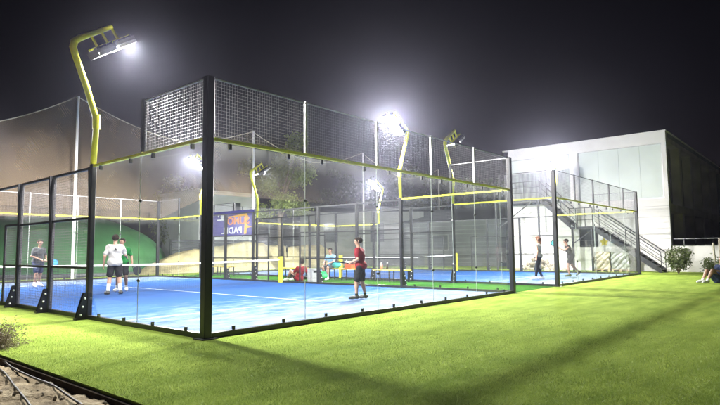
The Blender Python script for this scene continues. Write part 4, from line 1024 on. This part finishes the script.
    if wear.get('long'):
        hp_ += [(hc-hf*0.07, hc-hf*0.10-hd*0.12, 0.07, 0.055, 0.03), (hc-hf*0.10-hd*0.12, nk-spine*0.12-fwd*0.13, 0.05, 0.032, 0.03)]
    hm = sdf_mesh('hair', hp_, 0.0095, MT[wear.get('hair', 'hair_dark')], t, clips=[(hc+hd*0.055+hf*0.075, hf*1.0-hd*0.75)]+([] if wear.get('long') else [(hc-hd*0.05-hf*0.02, -hd-hf*0.1)]), fold=0.003, fs=70)
    if wear.get('band'): sdf_mesh('headband', [(hc+hd*0.058+hf*(0.09*math.cos(a))+hr*(0.088*math.sin(a)), hc+hd*0.058+hf*(0.09*math.cos(a+.4))+hr*(0.088*math.sin(a+.4)), 0.014, 0.014, 0.006) for a in np.arange(0, 6.3, 0.4)], 0.008, MT[wear['band']], t)
    for s_ in (-1, 1):
        MB().ell(hc+hd*0.008+hf*0.087+hr*0.031*s_, 0.010, 0.010, 0.008, 8, 6).build('eye', MT['eye'], t, smooth=True)
    MB().ell(hc-hd*0.052+hf*0.090, 0.02, 0.008, 0.006, 8, 6, 0, np.stack([hr, hf, hd], 1)).build('mouth', MT['lip'], t, smooth=True)
    bpy.context.view_layer.update()
    t['_g'] = 0; del t['_g']
    mw = Matrix.Translation(loc) @ Matrix.Rotation(t.rotation_euler[2], 4, 'Z') @ Matrix.Scale(sc, 4)
    G = [(mw @ Vector(g_[0]), (mw.to_3x3() @ Vector(g_[1])).normalized()) for g_ in grips]
    return t, G, (hc, hd, hf, pel, spine, fwd, rx, ch)
def racket(label, hold, axis, face_n, m_):
    """padel racket: hold = middle of the grip, axis = from the grip to the head"""
    ax = Vector(axis).normalized(); fn = Vector(face_n); fn = (fn-ax*fn.dot(ax)).normalized(); sx_ = ax.cross(fn)
    t = thing('padel_racket', label, 'padel racket', hold, 0, 'padel rackets')
    R = np.stack([np.array(sx_), np.array(fn), np.array(ax)], 1)
    def T(m__):
        for v in m__.v: v[:] = v@R.T
        return m__
    c = 0.06+0.09+0.13; P = [(0.127*math.sin(a)*(1-0.10*math.cos(a)), 0, c-0.138*math.cos(a)) for a in np.linspace(0, 2*PI, 28, endpoint=False)]
    fc = MB().extr([(p[0]*0.95, -0.016, c+(p[2]-c)*0.95) for p in P], (0, 0.032, 0)); T(fc).build('face', m_, t)
    T(MB().tube([(p[0], 0, p[2]) for p in P+P[:1]], 0.0185, 6)).build('frame', MT['racket_black'], t)
    T(MB().tube([(0.055, 0, c-0.12), (0.012, 0, 0.06)], 0.013, 6).tube([(-0.055, 0, c-0.12), (-0.012, 0, 0.06)], 0.013, 6)).build('throat', m_, t)
    T(MB().tube([(0, 0, -0.075), (0, 0, 0.07)], 0.0155, 8)).build('grip', MT['black_cloth'], t)
    h_ = MB()
    for a in np.linspace(-0.07, 0.07, 5):
        for b in np.linspace(-0.08, 0.08, 5):
            if a*a+b*b < 0.0085: h_.ell((a, 0, c+b), 0.007, 0.0168, 0.007, 6, 4)
    T(h_).build('drill_hole', MT['black'], t)
    return t

# standing joints, 1.75 m: z of neck 1.46, pelvis 0.94, knee 0.50, ankle 0.095
STAND = dict(pel=(0, 0, 0.94), neck=(0, 0.0, 1.46), elb=[(0.26, -0.02, 1.13), (-0.26, -0.02, 1.13)], wri=[(0.27, 0.10, 0.89), (-0.27, 0.10, 0.89)],
             kne=[(0.11, 0.02, 0.50), (-0.11, 0.02, 0.50)], ank=[(0.12, -0.02, 0.085), (-0.12, -0.02, 0.085)], toe=[(0.16, 0.18, 0.04), (-0.16, 0.18, 0.04)])
def pose(**k): d = dict(STAND); d.update(k); return d
gx_, gy_ = gp(361, 299, 0.01)[:2]
hd_ = (-0.45, 0.89)
t, G, _ = person('player in a red shirt standing alone near the front glass, back half turned', (gx_, gy_, 0.009), hd_,
    pose(neck=(0, 0.05, 1.455), look=(-0.25, 1, -0.12), elb=[(0.25, -0.03, 1.14), (-0.25, 0.02, 1.13)], wri=[(0.15, 0.21, 1.03), (-0.13, 0.25, 1.04)],
         ank=[(0.13, -0.10, 0.085), (-0.12, 0.10, 0.085)], kne=[(0.12, -0.01, 0.50), (-0.11, 0.10, 0.50)], toe=[(0.19, 0.09, 0.04), (-0.15, 0.30, 0.04)], palm=[(-1, 0, 0.2), (1, 0, 0.2)], thumb=[(0, 0, 1), (0, 0, 1)]),
    dict(shirt='red_cloth', shorts='black_cloth', shoe='shoe_dark', sock='black_cloth', sock_h=0.84, leg=0.86, sleeve=0.7, hem=-0.10), 1.56, grip=(1, 1))
g = G[1][0]; racket('dark racket held level by the player in red', g+Vector((0, 0, 0)), (-0.8, 0.4, 0.12), (0, 0, 1), MT['racket_black'])

gx_, gy_ = gp(114, 294.5, 0.01)[:2]
t, G, X_ = person('player in a white shirt and black shorts seen from behind at the net', (gx_, gy_, 0.009), (0.35, 0.93),
    pose(elb=[(0.29, 0.10, 1.16), (-0.28, -0.04, 1.13)], wri=[(0.36, 0.34, 1.08), (-0.30, 0.05, 0.88)], kne=[(0.13, 0.02, 0.50), (-0.13, 0.02, 0.50)], ank=[(0.17, -0.03, 0.085), (-0.17, -0.02, 0.085)], toe=[(0.23, 0.16, 0.04), (-0.23, 0.17, 0.04)], look=(0.1, 1, -0.1), palm=[(-1, 0, 0), (1, 0, 0)], thumb=[(0, 0, 1), (0, 1, 0)]),
    dict(shirt='white_cloth', shorts='black_cloth', shoe='shoe_dark', sock='sock', sock_h=0.45, leg=0.8, sleeve=0.75, hem=-0.10), 1.76, grip=(0, 0))
hc, hd, hf, pel, spine, fwd, rx, ch = X_
q = ch-fwd*0.140+spine*0.02
MB().extr([q+rx*0.045-spine*0.03, q-rx*0.045-spine*0.03, q+spine*0.05], tuple(-fwd*0.006)).build('back_emblem', MT['black_cloth'], t)

gx_, gy_ = gp(121.5, 291.0, 0.01)[:2]
t, G, X_ = person('player in a green numbered shirt facing the white shirted player across the net', (gx_, gy_, 0.009), (-0.62, -0.78),
    pose(neck=(0.0, 0.06, 1.44), elb=[(0.27, 0.06, 1.14), (-0.27, -0.06, 1.14)], wri=[(0.20, 0.30, 1.04), (-0.33, 0.08, 0.92)], kne=[(0.12, 0.06, 0.50), (-0.12, 0.0, 0.50)], ank=[(0.13, 0.06, 0.085), (-0.13, -0.10, 0.085)], toe=[(0.17, 0.26, 0.04), (-0.18, 0.10, 0.04)], look=(0.1, 1, -0.15), palm=[(-1, 0, 0), (1, 0, 0)], thumb=[(0, 0, 1), (0, 1, 0)]),
    dict(shirt='green_cloth', shorts='black_cloth', shoe='shoe_white', sock='sock', sock_h=0.75, leg=0.8, sleeve=0.7, hem=-0.08, skin='skin_tan'), 1.70, grip=(0, 1))
hc, hd, hf, pel, spine, fwd, rx, ch = X_
Vn, Fn = text_mesh('8', 0.24); R = np.stack([-rx, spine, fwd], 1)
MB().add(Vn@R.T+ch+fwd*0.145-spine*0.02, Fn).build('shirt_number', MT['white_print'], t)
g = G[1][0]; racket('dark racket hanging from the hand of the player in green', g, (0.45, 0.1, -0.35), (0, 1, 0), MT['racket_black'])

gx_, gy_ = gp(37, 287, 0.01)[:2]
t, G, _ = person('player in a charcoal shirt walking beyond the net behind the left mesh bays', (gx_, gy_, 0.009), (0.30, -0.95),
    pose(neck=(0, 0.06, 1.45), elb=[(0.28, 0.02, 1.14), (-0.29, 0.0, 1.15)], wri=[(0.10, 0.24, 1.02), (-0.12, 0.26, 1.0)], kne=[(0.13, 0.10, 0.50), (-0.12, -0.02, 0.50)], ank=[(0.16, 0.06, 0.085), (-0.16, -0.14, 0.10)], toe=[(0.22, 0.25, 0.04), (-0.2, 0.05, 0.04)], palm=[(0, 0, -1), (0, 0, -1)], thumb=[(-1, 0, 0), (1, 0, 0)], look=(0.4, 1, -0.05)),
    dict(shirt='grey_cloth', shorts='navy_cloth', shoe='shoe_white', sock='sock', sock_h=0.8, leg=0.8, sleeve=0.75, hem=-0.10, skin='skin_tan'), 1.74, grip=(1, 1))
g = G[1][0]; racket('blue racket held at the waist of the player in charcoal', g, (0.75, -0.1, -0.12), (0.1, -1, 0.3), MT['racket_blue'])

gx_, gy_ = gp(539, 279.5, 0.01)[:2]
t, G, _ = person('woman in a white top and dark leggings walking with a racket on the farther court', (gx_, gy_, 0.009), (-0.1, 0.99),
    pose(elb=[(0.22, -0.04, 1.14), (-0.23, -0.05, 1.13)], wri=[(0.20, 0.10, 0.93), (-0.27, -0.01, 0.89)], kne=[(0.10, 0.06, 0.50), (-0.09, 0.04, 0.50)], ank=[(0.13, -0.10, 0.09), (-0.08, 0.10, 0.085)], toe=[(0.17, 0.09, 0.04), (-0.10, 0.30, 0.04)], look=(-0.3, 1, 0)),
    dict(shirt='white_cloth', shorts='black_cloth', shoe='shoe_white', leg=1.5, loose=0.006, sleeve=0, hem=0.0, hair='hair_red', long=True), 1.70, grip=(0, 1), female=True)
g = G[1][0]; racket('grey racket held low by the woman in leggings', g, (-0.35, 0.0, -0.7), (0.4, -0.9, 0), MT['racket_grey'])

gx_, gy_ = gp(571, 276.5, 0.01)[:2]
t, G, _ = person('woman in a black sports dress stepping and reaching near the staircase', (gx_, gy_, 0.009), (-0.62, 0.78),
    pose(pel=(0, -0.02, 0.92), neck=(0, 0.12, 1.42), elb=[(0.24, 0.20, 1.20), (-0.22, 0.28, 1.22)], wri=[(0.14, 0.38, 1.28), (-0.12, 0.48, 1.30)], kne=[(0.11, -0.10, 0.50), (-0.11, 0.16, 0.50)], ank=[(0.12, -0.42, 0.20), (-0.12, 0.10, 0.085)], toe=[(0.14, -0.30, 0.05), (-0.13, 0.30, 0.04)], look=(0, 1, 0.1), palm=[(-1, 0, 0), (1, 0, 0)], thumb=[(0, 0, 1), (0, 0, 1)]),
    dict(shirt='black_cloth', shorts='black_cloth', shoe='shoe_dark', leg=0.6, sleeve=0, hem=-0.08), 1.66, grip=(1, 1), female=True)
g = G[1][0]; racket('pale cyan racket held up by the woman in the black dress', g, (-0.4, 0.3, 0.5), (0.76, 0.65, 0), MT['racket_cyan'])

# sitting on the ground and on the bench
SIT = dict(pel=(0, 0, 0.115), neck=(0, -0.16, 0.61), elb=[(0.27, -0.26, 0.33), (-0.27, 0.02, 0.36)], wri=[(0.30, -0.34, 0.09), (-0.16, 0.27, 0.44)],
           kne=[(0.12, 0.36, 0.42), (-0.13, 0.36, 0.44)], ank=[(0.12, 0.55, 0.085), (-0.13, 0.60, 0.085)], toe=[(0.14, 0.76, 0.04), (-0.15, 0.81, 0.04)], head_up=(0, -0.1, 1), look=(0, 1, 0), palm=[(0, 0, -1), (0, 0, -1)], thumb=[(-1, 0, 0), (1, 0, 0)])
gx_, gy_ = gp(719, 283, 0.0)[:2]
person('person in navy shorts sitting on the lawn at the right edge, knees raised', (gx_, gy_, 0.012), (-0.80, 0.60), SIT, dict(shirt='navy_cloth', shorts='navy_cloth', shoe='shoe_white', sock='sock', sock_h=0.85, leg=0.8, sleeve=0.7), 1.72)
gx_, gy_ = gp(306, 282, 0.0)[:2]
person('person in a red top sitting on the turf by the grey bin, legs bent', (10.75, 9.6, 0.012), (0.05, 1.0), SIT, dict(shirt='red_cloth', shorts='black_cloth', shoe='shoe_white', leg=0.55, sleeve=0.7, skin='skin'), 1.70)
BEN = dict(pel=(0, 0, 0.60), neck=(0, 0.07, 1.10), elb=[(0.26, 0.14, 0.83), (-0.26, 0.14, 0.83)], wri=[(0.14, 0.36, 0.74), (-0.14, 0.36, 0.74)], kne=[(0.13, 0.42, 0.54), (-0.13, 0.42, 0.54)], ank=[(0.13, 0.40, 0.10), (-0.13, 0.44, 0.10)], toe=[(0.15, 0.60, 0.05), (-0.15, 0.64, 0.05)], look=(-0.3, 1, 0), palm=[(0, 0, -1), (0, 0, -1)], thumb=[(-1, 0, 0), (1, 0, 0)])
person('person in a light blue top sitting on the bench with the bags', (12.56, 9.62-0.12, -0.015), (-1.0, -0.1), BEN, dict(shirt='blue_cloth', shorts='grey_cloth', shoe='shoe_white', sock='sock', sock_h=0.8, leg=0.85, sleeve=0.7), 1.70)
racket('dark racket hanging on the fence above the nearer net post', (10.22, 9.72, 1.05), (0, 0, 1), (0.6, -0.8, 0), MT['racket_black'])

# ------------------------------------------------------------------ night haze round the scene
hz = MB().box(-62, 102, -62, 102, -1.3, 12.0)
m, n, l, b = new_mat('night_haze'); n.remove(b)
pv = n.new('ShaderNodeVolumePrincipled'); pv.inputs['Color'].default_value = (0.76, 0.76, 1.0, 1); pv.inputs['Density'].default_value = HAZE; pv.inputs['Anisotropy'].default_value = 0.89
l.new(pv.outputs[0], n['Material Output'].inputs['Volume'])
ho = hz.build('haze', m); ho['kind'] = 'stuff'
